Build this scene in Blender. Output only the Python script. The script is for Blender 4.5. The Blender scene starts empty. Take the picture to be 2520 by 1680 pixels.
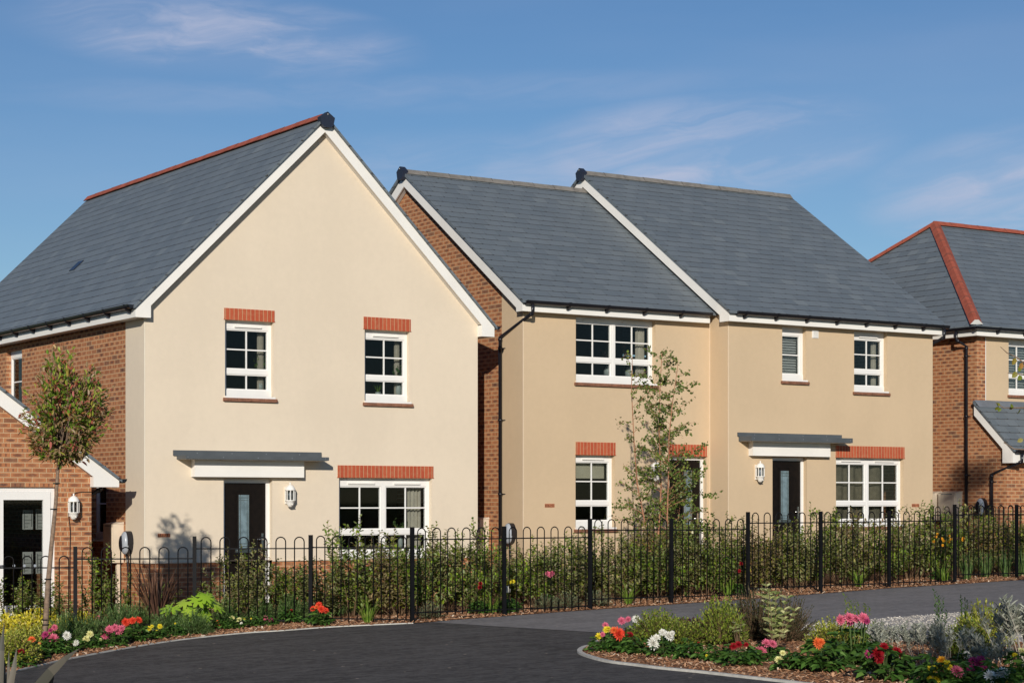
import bpy, math, random
from mathutils import Vector, Matrix
R = math.radians
SC = bpy.context.scene
COL = SC.collection
random.seed(7)
# ------------------------------------------------------------------ frame of reference
EYE = 1.8
CS, SN = 0.8335, 0.5525           # camera yaw: X runs along the house fronts, Y away behind them
F = 4800.0
def atd(x, y, D):
    L = (x-1260)/F*D
    return Vector((CS*L+SN*D, -SN*L+CS*D, EYE+(1235-y)/F*D))
def onY(x, y, Y):                 # point of the plane Y=const seen at a pixel of the photo
    r = (x-1260)/F
    return atd(x, y, Y/(CS-SN*r))
def onX(x, y, X):
    r = (x-1260)/F
    return atd(x, y, X/(CS*r+SN))
def G(X):                         # height of the gently rising ground
    return .114+.0285*(max(-5, min(45, X))-15.82)
def gp(x, y):                     # point of the ground seen at a pixel
    k = CS*(x-1260)/F+SN
    D = -2.137/((1235-y)/F-.0285*k)
    v = atd(x, y, D); v.z = G(v.x)
    return v
# ------------------------------------------------------------------ node helpers
class S:
    def __init__(s, nt, k): s.nt, s.k = nt, k
    def m(s, op, *a, clamp=False):
        n = s.nt.nodes.new('ShaderNodeMath'); n.operation = op; n.use_clamp = clamp
        for i, v in enumerate((s,)+a):
            if isinstance(v, S): s.nt.links.new(v.k, n.inputs[i])
            else: n.inputs[i].default_value = v
        return S(s.nt, n.outputs[0])
    def __add__(s, o): return s.m('ADD', o)
    def __radd__(s, o): return s.m('ADD', o)
    def __sub__(s, o): return s.m('SUBTRACT', o)
    def __mul__(s, o): return s.m('MULTIPLY', o)
    def __rmul__(s, o): return s.m('MULTIPLY', o)
    def __truediv__(s, o): return s.m('DIVIDE', o)
    def lt(s, o): return s.m('LESS_THAN', o)
    def gt(s, o): return s.m('GREATER_THAN', o)
    def floor(s): return s.m('FLOOR')
    def fract(s): return s.m('FRACT')
    def abs(s): return s.m('ABSOLUTE')
    def ss(s, a, b):
        n = s.nt.nodes.new('ShaderNodeMapRange'); n.interpolation_type = 'SMOOTHSTEP'
        s.nt.links.new(s.k, n.inputs[0]); n.inputs[1].default_value = a; n.inputs[2].default_value = b
        n.inputs[3].default_value = 0; n.inputs[4].default_value = 1
        return S(s.nt, n.outputs[0])
def rsub(a, s):
    n = s.nt.nodes.new('ShaderNodeMath'); n.operation = 'SUBTRACT'; n.inputs[0].default_value = a
    s.nt.links.new(s.k, n.inputs[1]); return S(s.nt, n.outputs[0])
class Mat:
    def __init__(s, name, rough=.7, spec=.3):
        s.mat = bpy.data.materials.new(name); s.mat.use_nodes = True
        s.nt = s.mat.node_tree; s.b = s.nt.nodes['Principled BSDF']
        s.b.inputs['Roughness'].default_value = rough
        s.b.inputs['Specular IOR Level'].default_value = spec
    def node(s, t): return s.nt.nodes.new(t)
    def uv(s):
        n = s.node('ShaderNodeUVMap'); n.uv_map = 'UVMap'
        x = s.node('ShaderNodeSeparateXYZ'); s.nt.links.new(n.outputs[0], x.inputs[0])
        s.uvsock = n.outputs[0]
        return S(s.nt, x.outputs[0]), S(s.nt, x.outputs[1])
    def pos(s):
        n = s.node('ShaderNodeNewGeometry'); return n.outputs['Position']
    def obj(s):
        n = s.node('ShaderNodeTexCoord'); return n.outputs['Object']
    def noise(s, vec, scale, detail=3, rough=.55, col=False):
        n = s.node('ShaderNodeTexNoise'); n.inputs['Scale'].default_value = scale
        n.inputs['Detail'].default_value = detail; n.inputs['Roughness'].default_value = rough
        s.nt.links.new(vec, n.inputs['Vector']); return S(s.nt, n.outputs[0])
    def scalev(s, vec, sc):
        n = s.node('ShaderNodeVectorMath'); n.operation = 'MULTIPLY'; s.nt.links.new(vec, n.inputs[0])
        n.inputs[1].default_value = sc; return n.outputs[0]
    def comb(s, a, b, c=0.0):
        n = s.node('ShaderNodeCombineXYZ')
        for i, v in enumerate((a, b, c)):
            if isinstance(v, S): s.nt.links.new(v.k, n.inputs[i])
            else: n.inputs[i].default_value = v
        return n.outputs[0]
    def white(s, vec):
        n = s.node('ShaderNodeTexWhiteNoise'); n.noise_dimensions = '3D'
        s.nt.links.new(vec, n.inputs['Vector']); return S(s.nt, n.outputs['Value'])
    def mix(s, f, a, b):
        n = s.node('ShaderNodeMix'); n.data_type = 'RGBA'
        if isinstance(f, S): s.nt.links.new(f.k, n.inputs[0])
        else: n.inputs[0].default_value = f
        for i, v in ((6, a), (7, b)):
            if isinstance(v, tuple): n.inputs[i].default_value = (*v, 1)
            else: s.nt.links.new(v, n.inputs[i])
        return n.outputs[2]
    def ramp(s, f, stops, const=False):
        n = s.node('ShaderNodeValToRGB'); e = n.color_ramp.elements
        if const: n.color_ramp.interpolation = 'CONSTANT'
        while len(e) < len(stops): e.new(0.5)
        for el, (p, c) in zip(e, stops): el.position = p; el.color = (*c, 1)
        s.nt.links.new(f.k, n.inputs[0]); return n.outputs[0]
    def color(s, c):
        if isinstance(c, tuple): s.b.inputs['Base Color'].default_value = (*c, 1)
        else: s.nt.links.new(c, s.b.inputs['Base Color'])
        return s
    def bump(s, h, strength=.3, dist=.01):
        n = s.node('ShaderNodeBump'); n.inputs['Strength'].default_value = strength
        n.inputs['Distance'].default_value = dist; s.nt.links.new(h.k, n.inputs['Height'])
        s.nt.links.new(n.outputs[0], s.b.inputs['Normal']); return s
    def island(s):
        n = s.node('ShaderNodeNewGeometry'); return S(s.nt, n.outputs['Random Per Island'])
M = {}
def plain(name, c, rough=.6, spec=.3, var=.06, scale=6, metal=0, bump=0):
    a = Mat(name, rough, spec); p = a.obj(); n = a.noise(p, scale, 4)
    lo = tuple(x*(1-var) for x in c); hi = tuple(min(1, x*(1+var)) for x in c)
    a.color(a.mix(n.ss(.3, .7), lo, hi)); a.b.inputs['Metallic'].default_value = metal
    if bump: a.bump(a.noise(p, 60, 3), bump, .004)
    M[name] = a.mat; return a
def render_mat(name, c):
    a = Mat(name, .92, .15); p = a.pos()
    n1 = a.noise(p, .55, 4); n2 = a.noise(p, 9, 5, .7)
    n3 = a.noise(a.scalev(p, (1.6, 1.6, .25)), 1.2, 5)
    lo = tuple(x*.955 for x in c); hi = tuple(x*1.03 for x in c)
    col = a.mix((n1*.5+n2*.3+n3*.2).ss(.36, .64), lo, hi)
    a.color(col); a.bump(a.noise(p, 160, 3, .7)+a.noise(p, 3, 2)*1.5, .35, .004)
    M[name] = a.mat
render_mat('cream_render', (.705, .600, .462))
render_mat('sand_render', (.578, .439, .286))
def brick_mat(name, ca, cb, dark, mortar, soldier=False):
    a = Mat(name, .85, .2); u, v = a.uv()
    if soldier:
        w, h = .075, .225; row = (v/10).floor(); fu = u/w; lv = v*0+.1
    else:
        w, h = .225, .075; row = (v/h).floor(); fu = u/w+row.m('MODULO', 2.0).abs()*.5; lv = (v/h).fract()*h
    cell = fu.floor(); lu = fu.fract()*w
    wob = a.noise(a.uvsock, 30, 2)*.004-.002
    du = lu.m('MINIMUM', rsub(w, lu))+wob
    dv = lv.m('MINIMUM', rsub(h, lv))+wob
    d = du if soldier else du.m('MINIMUM', dv)
    mort = rsub(1, d.ss(.0035, .0065))
    r1 = a.white(a.comb(cell, row, 1.0)); r2 = a.white(a.comb(cell, row, 7.0)); r3 = a.white(a.comb(cell, row, 13.0))
    col = a.mix(r1, ca, cb)
    if not soldier:
        ex = (lu-w/2)/.082; ey = (lv-h/2)/.024
        e = ex*ex+ey*ey+a.noise(a.uvsock, 45, 4)*1.6-.8
        blot = rsub(1, e.ss(.35, 1.1))*r2.gt(.22)*(r3*.75+.25)
        st = ((lu-w/2).abs()-.04).abs()
        strip = rsub(1, st.ss(.006, .018))*r2.lt(.22)*rsub(1, ey.abs().ss(.7, 1.2))
        col = a.mix((blot+strip*.8).m('MINIMUM', 1.0)*.85, col, dark)
        whole = r1.gt(.94)
        col = a.mix(whole*.6, col, dark)
    col = a.mix(mort, col, mortar)
    n = a.noise(a.uvsock, 12, 4); col = a.mix(n.ss(.45, .8)*.25, col, mortar)
    a.color(col); a.bump(rsub(1, mort)*1.0+a.noise(a.uvsock, 90, 3)*.35, .5, .006)
    M[name] = a.mat
brick_mat('brown_brick', (.36, .135, .058), (.47, .20, .088), (.10, .050, .040), (.52, .385, .23))
brick_mat('red_soldier_brick', (.40, .075, .035), (.46, .10, .045), (.3, .06, .03), (.50, .31, .17), True)
def slate_mat():
    a = Mat('blue_slate', .55, .4); u, v = a.uv(); h = .215; w = .3
    row = (v/h).floor(); fu = u/w+row.m('MODULO', 2.0).abs()*.5+a.white(a.comb(row, 3.0, 1.0))*.05
    cell = fu.floor(); lu = fu.fract()*w; lv = (v/h).fract()*h
    r1 = a.white(a.comb(cell, row, 1.0)); r2 = a.white(a.comb(cell, row, 5.0)); r3 = a.white(a.comb(cell, row, 9.0))
    col = a.mix(r1, (.120, .143, .160), (.148, .172, .188))
    col = a.mix(r2.gt(.95)*.35, col, (.20, .225, .23))
    col = a.mix(a.noise(a.uvsock, 2.2, 5).ss(.4, .7)*.25, col, (.13, .145, .15))
    du = lu.m('MINIMUM', rsub(w, lu))
    vert = rsub(1, du.ss(.002, .006))*(r3*.5+.2)
    tick = rsub(1, du.ss(.010, .018))*lv.lt(.035)
    line = rsub(1, lv.ss(.014, .028))*(r3*.5+.5)
    dk = (vert*.7).m('MAXIMUM', tick).m('MAXIMUM', line)
    col = a.mix(dk, col, (.03, .026, .02))
    a.color(col); a.bump(rsub(1, (lv/h))*1.0+r2*.4+a.noise(a.uvsock, 25, 4)*.5-dk*.8, .4, .01)
    M['blue_slate'] = a.mat
slate_mat()
plain('white_upvc', (.80, .78, .74), .35, .4, .02, 3)
plain('white_paint', (.80, .775, .72), .5, .3, .03, 2)
plain('render_bead', (.70, .56, .40), .8, .2, .03)
plain('cream_bead', (.78, .70, .56), .8, .2, .03)
plain('soffit_white', (.72, .69, .63), .6, .2, .03, 2)
plain('black_plastic', (.012, .012, .016), .28, .5, .1, 4)
plain('black_paint', (.006, .006, .007), .55, .12, .15, 8)
plain('navy_cap', (.018, .024, .042), .5, .4, .05)
plain('red_ridge', (.33, .085, .05), .75, .25, .15, 7, bump=.3)
plain('grey_ridge', (.195, .18, .16), .85, .2, .15, 7, bump=.3)
plain('dark_mortar', (.05, .045, .04), .9)
plain('lead', (.15, .165, .185), .6, .4, .15, 5)
plain('grey_fascia', (.085, .095, .102), .5, .3, .08, 4)
plain('creasing_tile', (.235, .11, .068), .8, .2, .25, 12, bump=.4)
plain('terracotta', (.40, .15, .075), .8, .2, .15, 20)
plain('hole_black', (.01, .008, .007), .9)
plain('door_brown', (.007, .0045, .003), .5, .2, .3, 14)
plain('chrome', (.55, .55, .54), .25, .5, .03, 3, metal=1)
plain('door_glass', (.15, .21, .235), .15, .5, .25, 9)
plain('meter_cream', (.68, .58, .45), .55, .3, .03)
plain('silver_plastic', (.33, .36, .40), .3, .5, .04)
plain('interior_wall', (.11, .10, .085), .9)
plain('curtain', (.62, .56, .46), .9, .1, .08, 10)
plain('pleated_cloth', (.20, .17, .12), .9, .1, .2, 8)
plain('blind_cloth', (.60, .54, .40), .9, .1, .05)
plain('blind_slat', (.55, .55, .52), .5)
plain('vase_glaze', (.42, .47, .44), .4, .4, .1, 30)
plain('pale_board', (.45, .45, .42), .7)
plain('board_line', (.06, .06, .06), .7)
plain('olive_carpet', (.12, .125, .085), .9)
plain('kerb_stone', (.50, .48, .43), .85, .2, .12, 14, bump=.5)
plain('bark_grey', (.22, .155, .11), .9, .1, .25, 25, bump=.6)
plain('birch_bark', (.33, .16, .09), .8, .2, .3, 18)
plain('stem_brown', (.16, .10, .055), .85)
plain('stem_green', (.07, .11, .03), .7)
plain('stem_silver', (.36, .33, .27), .85)
plain('rubber', (.01, .01, .01), .7)
g = Mat('window_glass'); nt = g.nt; nt.nodes.remove(g.b)
fr = nt.nodes.new('ShaderNodeFresnel'); fr.inputs[0].default_value = 1.33
tr = nt.nodes.new('ShaderNodeBsdfTransparent'); tr.inputs[0].default_value = (.78, .8, .8, 1)
gl = nt.nodes.new('ShaderNodeBsdfGlossy'); gl.inputs['Roughness'].default_value = .02
mx = nt.nodes.new('ShaderNodeMixShader'); nt.links.new(fr.outputs[0], mx.inputs[0])
nt.links.new(tr.outputs[0], mx.inputs[1]); nt.links.new(gl.outputs[0], mx.inputs[2])
nt.links.new(mx.outputs[0], nt.nodes['Material Output'].inputs[0]); M['window_glass'] = g.mat
def leafmat(name, stops, back=None, trans=.25, rough=.45, spec=.35):
    a = Mat(name, rough, spec); col = a.ramp(a.island(), stops)
    if back:
        gn = a.node('ShaderNodeNewGeometry'); col = a.mix(S(a.nt, gn.outputs['Backfacing']), col, back)
    a.color(col)
    t = a.node('ShaderNodeBsdfTranslucent'); a.nt.links.new(col if not isinstance(col, tuple) else a.b.outputs[0], t.inputs[0])
    x = a.node('ShaderNodeMixShader'); x.inputs[0].default_value = trans
    a.nt.links.new(a.b.outputs[0], x.inputs[1]); a.nt.links.new(t.outputs[0], x.inputs[2])
    a.nt.links.new(x.outputs[0], a.nt.nodes['Material Output'].inputs[0]); M[name] = a.mat
leafmat('elaeagnus_leaf', [(0, (.035, .08, .008)), (.4, (.14, .25, .016)), (.8, (.34, .47, .04)), (.94, (.44, .38, .15)), (1, (.62, .58, .38))], (.18, .23, .06))
leafmat('elaeagnus_leaf_warm', [(0, (.04, .07, .010)), (.4, (.15, .20, .02)), (.7, (.34, .34, .05)), (.87, (.36, .17, .07)), (1, (.50, .40, .22))], (.22, .18, .08))
leafmat('elaeagnus_leaf_olive', [(0, (.045, .075, .010)), (.45, (.14, .20, .02)), (.8, (.32, .36, .06)), (.93, (.42, .31, .15)), (1, (.58, .53, .36))], (.22, .23, .09))
leafmat('photinia_leaf', [(0, (.05, .12, .015)), (.42, (.20, .34, .03)), (.66, (.42, .44, .07)), (.80, (.42, .12, .06)), (1, (.60, .19, .15))], (.30, .20, .10))
leafmat('birch_leaf', [(0, (.05, .085, .015)), (.6, (.13, .19, .03)), (1, (.27, .32, .06))], (.14, .18, .05))
leafmat('yellow_leaf', [(0, (.16, .22, .02)), (.35, (.62, .54, .03)), (.8, (.85, .72, .08)), (1, (.70, .66, .30))])
leafmat('lime_leaf', [(0, (.16, .22, .02)), (.6, (.36, .38, .045)), (1, (.60, .58, .14))])
leafmat('rosemary_leaf', [(0, (.04, .10, .02)), (.6, (.13, .22, .06)), (1, (.25, .34, .13))])
leafmat('dahlia_leaf', [(0, (.03, .075, .015)), (.7, (.075, .165, .028)), (1, (.14, .25, .05))])
leafmat('fatsia_leaf', [(0, (.20, .38, .02)), (.6, (.32, .50, .04)), (1, (.46, .60, .07))], None, .3, .3)
leafmat('bronze_leaf', [(0, (.075, .04, .03)), (.6, (.14, .075, .05)), (1, (.22, .12, .07))])
leafmat('shaded_flax_leaf', [(0, (.06, .058, .045)), (.5, (.10, .095, .075)), (1, (.15, .13, .10))], None, .1)  # blades darkened overall: the foreground shade is put into this colour
leafmat('grass_leaf', [(0, (.10, .19, .02)), (.6, (.20, .32, .04)), (1, (.30, .38, .08))])
leafmat('olive_small_leaf', [(0, (.07, .12, .012)), (.6, (.18, .25, .025)), (1, (.34, .36, .06))])
leafmat('dark_small_leaf', [(0, (.03, .035, .015)), (.6, (.065, .07, .028)), (1, (.12, .09, .05))])
leafmat('purple_leaf', [(0, (.03, .012, .015)), (.7, (.075, .022, .03)), (1, (.13, .04, .045))])
leafmat('silver_leaf', [(0, (.17, .18, .14)), (.5, (.29, .31, .25)), (1, (.48, .48, .39))], None, .15, .7, .2)
leafmat('grey_green_leaf', [(0, (.09, .12, .06)), (.6, (.17, .21, .11)), (1, (.26, .29, .16))])
leafmat('variegated_leaf', [(0, (.26, .34, .10)), (.4, (.48, .52, .20)), (.8, (.66, .64, .34)), (1, (.20, .30, .07))])
leafmat('beech_leaf', [(0, (.10, .16, .02)), (.6, (.22, .24, .03)), (.85, (.38, .20, .05)), (1, (.45, .17, .08))])
for nm, c in dict(pink=(.72, .16, .25), magenta=(.45, .045, .16), red=(.30, .005, .012), scarlet=(.80, .07, .03), orange=(.85, .17, .045),
                  white=(.85, .83, .74), cream=(.85, .80, .36), yellow=(.83, .68, .035), gold=(.85, .40, .02)).items():
    leafmat('petal_'+nm, [(0, tuple(x*.72 for x in c)), (.6, c), (1, tuple(min(.9, x*1.12+.03) for x in c))], None, .25, .6, .2)
# ground materials
def asphalt(name, c, streak, lo=.52, hi=1.55):
    a = Mat(name, .8, .35); p = a.pos()
    fine = a.noise(p, 9, 6, .85); mid = a.noise(p, 2.2, 5, .7); big = a.noise(a.scalev(p, (.35, 1.6, 1)), 1.1, 5)
    st = a.noise(a.scalev(p, (.5, 2.2, 1)), 2.6, 6, .8)
    col = a.mix((fine*.65+mid*.2+big*.15).ss(.43, .57), tuple(x*lo for x in c), tuple(x*hi for x in c))
    col = a.mix(st.ss(.46, .66)*streak, col, tuple(x*2.0 for x in c))
    vo = a.node('ShaderNodeTexVoronoi'); vo.inputs['Scale'].default_value = 4; a.nt.links.new(p, vo.inputs['Vector'])
    dist = S(a.nt, vo.outputs['Distance']); cc = a.node('ShaderNodeSeparateColor'); a.nt.links.new(vo.outputs['Color'], cc.inputs[0])
    spk = dist.lt(.085)*S(a.nt, cc.outputs[0]).gt(.72)
    col = a.mix(spk*.8, col, (.42, .34, .25))
    a.color(col); a.bump(a.noise(p, 60, 4, .8)+fine*.6, .9 if lo < .6 else .35, .012); M[name] = a.mat
asphalt('dark_asphalt', (.056, .052, .049), .7)
asphalt('grey_asphalt', (.185, .173, .166), .15, .8, 1.2)
a = Mat('bark_mulch', .9, .15); p = a.pos()
vo = a.node('ShaderNodeTexVoronoi'); vo.inputs['Scale'].default_value = 26; a.nt.links.new(p, vo.inputs['Vector'])
sc = a.node('ShaderNodeSeparateColor'); a.nt.links.new(vo.outputs['Color'], sc.inputs[0])
a.color(a.ramp(S(a.nt, sc.outputs[0]), [(0, (.07, .03, .016)), (.4, (.21, .10, .05)), (.8, (.36, .19, .10)), (1, (.52, .35, .22))]))
a.bump(S(a.nt, vo.outputs['Distance'])+a.noise(p, 12, 4), 1.0, .03); M['bark_mulch'] = a.mat
a = Mat('bark_chip', .85, .2)
a.color(a.ramp(a.island(), [(0, (.12, .05, .027)), (.4, (.29, .14, .07)), (.8, (.46, .255, .14)), (.95, (.62, .42, .27)), (1, (.75, .66, .52))])); M['bark_chip'] = a.mat
a = Mat('pale_gravel', .9, .2); p = a.pos()
vo = a.node('ShaderNodeTexVoronoi'); vo.inputs['Scale'].default_value = 30; a.nt.links.new(p, vo.inputs['Vector'])
sc = a.node('ShaderNodeSeparateColor'); a.nt.links.new(vo.outputs['Color'], sc.inputs[0])
a.color(a.ramp(S(a.nt, sc.outputs[0]), [(0, (.25, .22, .19)), (.4, (.44, .40, .345)), (1, (.60, .56, .50))]))
a.bump(rsub(1, S(a.nt, vo.outputs['Distance'])), 1.0, .02); M['pale_gravel'] = a.mat
a = Mat('gravel_stone', .85, .2)
a.color(a.ramp(a.island(), [(0, (.28, .25, .21)), (.4, (.54, .49, .42)), (1, (.74, .69, .60))])); M['gravel_stone'] = a.mat
plain('meadow', (.07, .10, .03), .95, .1, .3, .8)
# ------------------------------------------------------------------ mesh builder
class MB:
    def __init__(s): s.v = []; s.f = []; s.sm = []; s.cuts = []
    def poly(s, pts, smooth=False):
        i = len(s.v); s.v += [tuple(p) for p in pts]; s.f.append(tuple(range(i, i+len(pts)))); s.sm.append(smooth); return s
    def box(s, a, b):
        x0, y0, z0 = a; x1, y1, z1 = b
        if x0 > x1: x0, x1 = x1, x0
        if y0 > y1: y0, y1 = y1, y0
        if z0 > z1: z0, z1 = z1, z0
        c = [(x0,y0,z0),(x1,y0,z0),(x1,y1,z0),(x0,y1,z0),(x0,y0,z1),(x1,y0,z1),(x1,y1,z1),(x0,y1,z1)]
        for q in ((0,3,2,1),(4,5,6,7),(0,1,5,4),(1,2,6,5),(2,3,7,6),(3,0,4,7)): s.poly([c[k] for k in q])
        return s
    def prism(s, prof, d):         # planar polygon swept by vector d (polygon normal faces away from d)
        prof = [Vector(p) for p in prof]; d = Vector(d); n = len(prof)
        nrm = Vector()
        for i in range(n): nrm += (prof[i]-prof[0]).cross(prof[(i+1) % n]-prof[0])
        if nrm.dot(d) > 0: prof = prof[::-1]
        s.poly(prof); s.poly([p+d for p in prof[::-1]])
        for i in range(n):
            a, b = prof[i], prof[(i+1) % n]; s.poly([b, a, a+d, b+d])
        return s
    def tube(s, pts, rad, n=6, cap=True, flat=None):
        pts = [Vector(p) for p in pts]; m = len(pts)
        if not hasattr(rad, '__len__'): rad = [rad]*m
        base = len(s.v); pn = None
        for i, p in enumerate(pts):
            t = (pts[min(i+1, m-1)]-pts[max(i-1, 0)]).normalized()
            if pn is None:
                a = Vector((0, 0, 1)) if abs(t.z) < .9 else Vector((1, 0, 0)); pn = (a-t*a.dot(t)).normalized()
            else:
                pn = (pn-t*pn.dot(t))
                pn = pn.normalized() if pn.length > 1e-6 else t.orthogonal().normalized()
            q = t.cross(pn)
            for k in range(n):
                an = 2*math.pi*k/n; s.v.append(tuple(p+(pn*math.cos(an)+q*math.sin(an))*rad[i]))
        for i in range(m-1):
            for k in range(n):
                a = base+i*n+k; b = base+i*n+(k+1) % n
                s.f.append((a, b, b+n, a+n)); s.sm.append(True)
        if cap:
            s.f.append(tuple(base+k for k in range(n-1, -1, -1))); s.sm.append(False)
            s.f.append(tuple(base+(m-1)*n+k for k in range(n))); s.sm.append(False)
        return s
    def lathe(s, c, prof, n=16, a0=0, a1=2*math.pi):   # profile (r,z) about the vertical axis at c
        c = Vector(c); base = len(s.v); m = len(prof); full = abs(a1-a0-2*math.pi) < 1e-6
        N = n if full else n+1
        for r, z in prof:
            for k in range(N):
                an = a0+(a1-a0)*k/n; s.v.append((c.x+r*math.cos(an), c.y+r*math.sin(an), c.z+z))
        for i in range(m-1):
            for k in range(n):
                a = base+i*N+k; b = base+i*N+((k+1) % N)
                s.f.append((a, b, b+N, a+N)); s.sm.append(True)
        return s
    def ell(s, c, r, n=14, m=9):
        c = Vector(c); base = len(s.v)
        for i in range(m+1):
            th = math.pi*i/m-math.pi/2
            for k in range(n):
                an = 2*math.pi*k/n
                s.v.append((c.x+r[0]*math.cos(th)*math.cos(an), c.y+r[1]*math.cos(th)*math.sin(an), c.z+r[2]*math.sin(th)))
        for i in range(m):
            for k in range(n):
                a = base+i*n+k; b = base+i*n+(k+1) % n
                s.f.append((a, b, b+n, a+n)); s.sm.append(True)
        return s
    def leaf(s, p, d, l, w, up=None, fold=.25, droop=0):
        p = Vector(p); d = Vector(d).normalized()
        up = Vector(up) if up is not None else Vector((random.uniform(-.5, .5), random.uniform(-.5, .5), 1))
        sd = d.cross(up)
        if sd.length < 1e-4: sd = d.orthogonal()
        sd.normalize(); nn = sd.cross(d)
        a = p+d*l*.28+nn*w*fold*.8; c = p+d*l*.68+nn*w*fold*.8-Vector((0, 0, droop*l*.35))
        i = len(s.v)
        tip = p+d*l-Vector((0, 0, droop*l))
        s.v += [tuple(p), tuple(a+sd*w*.47), tuple(c+sd*w*.42), tuple(tip), tuple(c-sd*w*.42), tuple(a-sd*w*.47)]
        s.f += [(i, i+3, i+2, i+1), (i, i+5, i+4, i+3)]; s.sm += [False, False]
    def build(s, name, mat, parent=None, loc=None):
        me = bpy.data.meshes.new(name); me.from_pydata(s.v, [], s.f)
        me.polygons.foreach_set('use_smooth', s.sm)
        mats = mat if isinstance(mat, (list, tuple)) else [mat]
        for a_, b_ in s.cuts:
            for q_ in range(a_, b_): me.polygons[q_].material_index = 1
        for k in mats: me.materials.append(M[k] if isinstance(k, str) else k)
        o = bpy.data.objects.new(name, me); COL.objects.link(o)
        if parent is not None: o.parent = parent
        if loc is not None: o.location = loc
        return o
def uvmap(o):                       # metric box-style UVs from each face's own direction
    me = o.data; uv = me.uv_layers.new(name='UVMap'); Z = Vector((0, 0, 1))
    for p in me.polygons:
        n = p.normal
        u = Z.cross(n)
        if u.length < .02: u = Vector((1, 0, 0))
        u.normalize(); v = n.cross(u)
        if abs(n.z) < .02:
            u = Vector((1, 0, 0)) if abs(n.y) > abs(n.x) else Vector((0, 1, 0)); v = Z
        for li in p.loop_indices:
            co = me.vertices[me.loops[li].vertex_index].co
            uv.data[li].uv = (co.dot(u), co.dot(v))
    return o
def tag(o, label=None, cat=None, group=None, kind=None):
    if label: o['label'] = label
    if cat: o['category'] = cat
    if group: o['group'] = group
    if kind: o['kind'] = kind
    return o
def empty(name, loc, label, cat, group=None):
    o = bpy.data.objects.new(name, None); COL.objects.link(o); o.location = loc
    o.empty_display_size = .2
    return tag(o, label, cat, group)
# house roots sit at the origin of the plot corner; children keep world coordinates through this helper
class H:
    def __init__(s, root): s.root = root; s.off = Vector(root.location)
    def add(s, mb, name, mat, parent=None, uv=False):
        if parent is None or parent is s.root:
            o = mb.build(name, mat, s.root); o.location = -s.off
        else:
            o = mb.build(name, mat, parent)
        if uv: uvmap(o)
        return o
# ------------------------------------------------------------------ walls and windows
def wall(mb, axis, plane, a0, a1, z0, z1, holes=(), sign=-1, depth=.10):
    """rectangle with rectangular openings; axis 'Y' = plane Y const (a is X); outward normal = sign"""
    holes = [(max(a0, q[0]), min(a1, q[1]), max(z0, q[2]), min(z1, q[3])) for q in holes]
    xs = sorted({a0, a1, *[h[0] for h in holes], *[h[1] for h in holes]})
    zs = sorted({z0, z1, *[h[2] for h in holes], *[h[3] for h in holes]})
    def pt(a, z, off=0):
        return (a, plane+off, z) if axis == 'Y' else (plane+off, a, z)
    def quad(p):
        flip = (axis == 'Y') == (sign > 0)
        mb.poly(p[::-1] if flip else p)
    for i in range(len(xs)-1):
        for j in range(len(zs)-1):
            ca, cz = (xs[i]+xs[i+1])/2, (zs[j]+zs[j+1])/2
            if any(h[0] < ca < h[1] and h[2] < cz < h[3] for h in holes): continue
            q = [pt(xs[i], zs[j]), pt(xs[i+1], zs[j]), pt(xs[i+1], zs[j+1]), pt(xs[i], zs[j+1])]
            if axis == 'X': q = q[::-1] if sign < 0 else q
            else: q = q if sign < 0 else q[::-1]
            mb.poly(q)
    d = -sign*depth
    for h in holes:
        x0, x1, y0, y1 = h[:4]
        for (aa, za, ab, zb) in ((x0, y0, x1, y0), (x1, y0, x1, y1), (x1, y1, x0, y1), (x0, y1, x0, y0)):
            mb.poly([pt(aa, za), pt(aa, za, d), pt(ab, zb, d), pt(ab, zb)])
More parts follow.
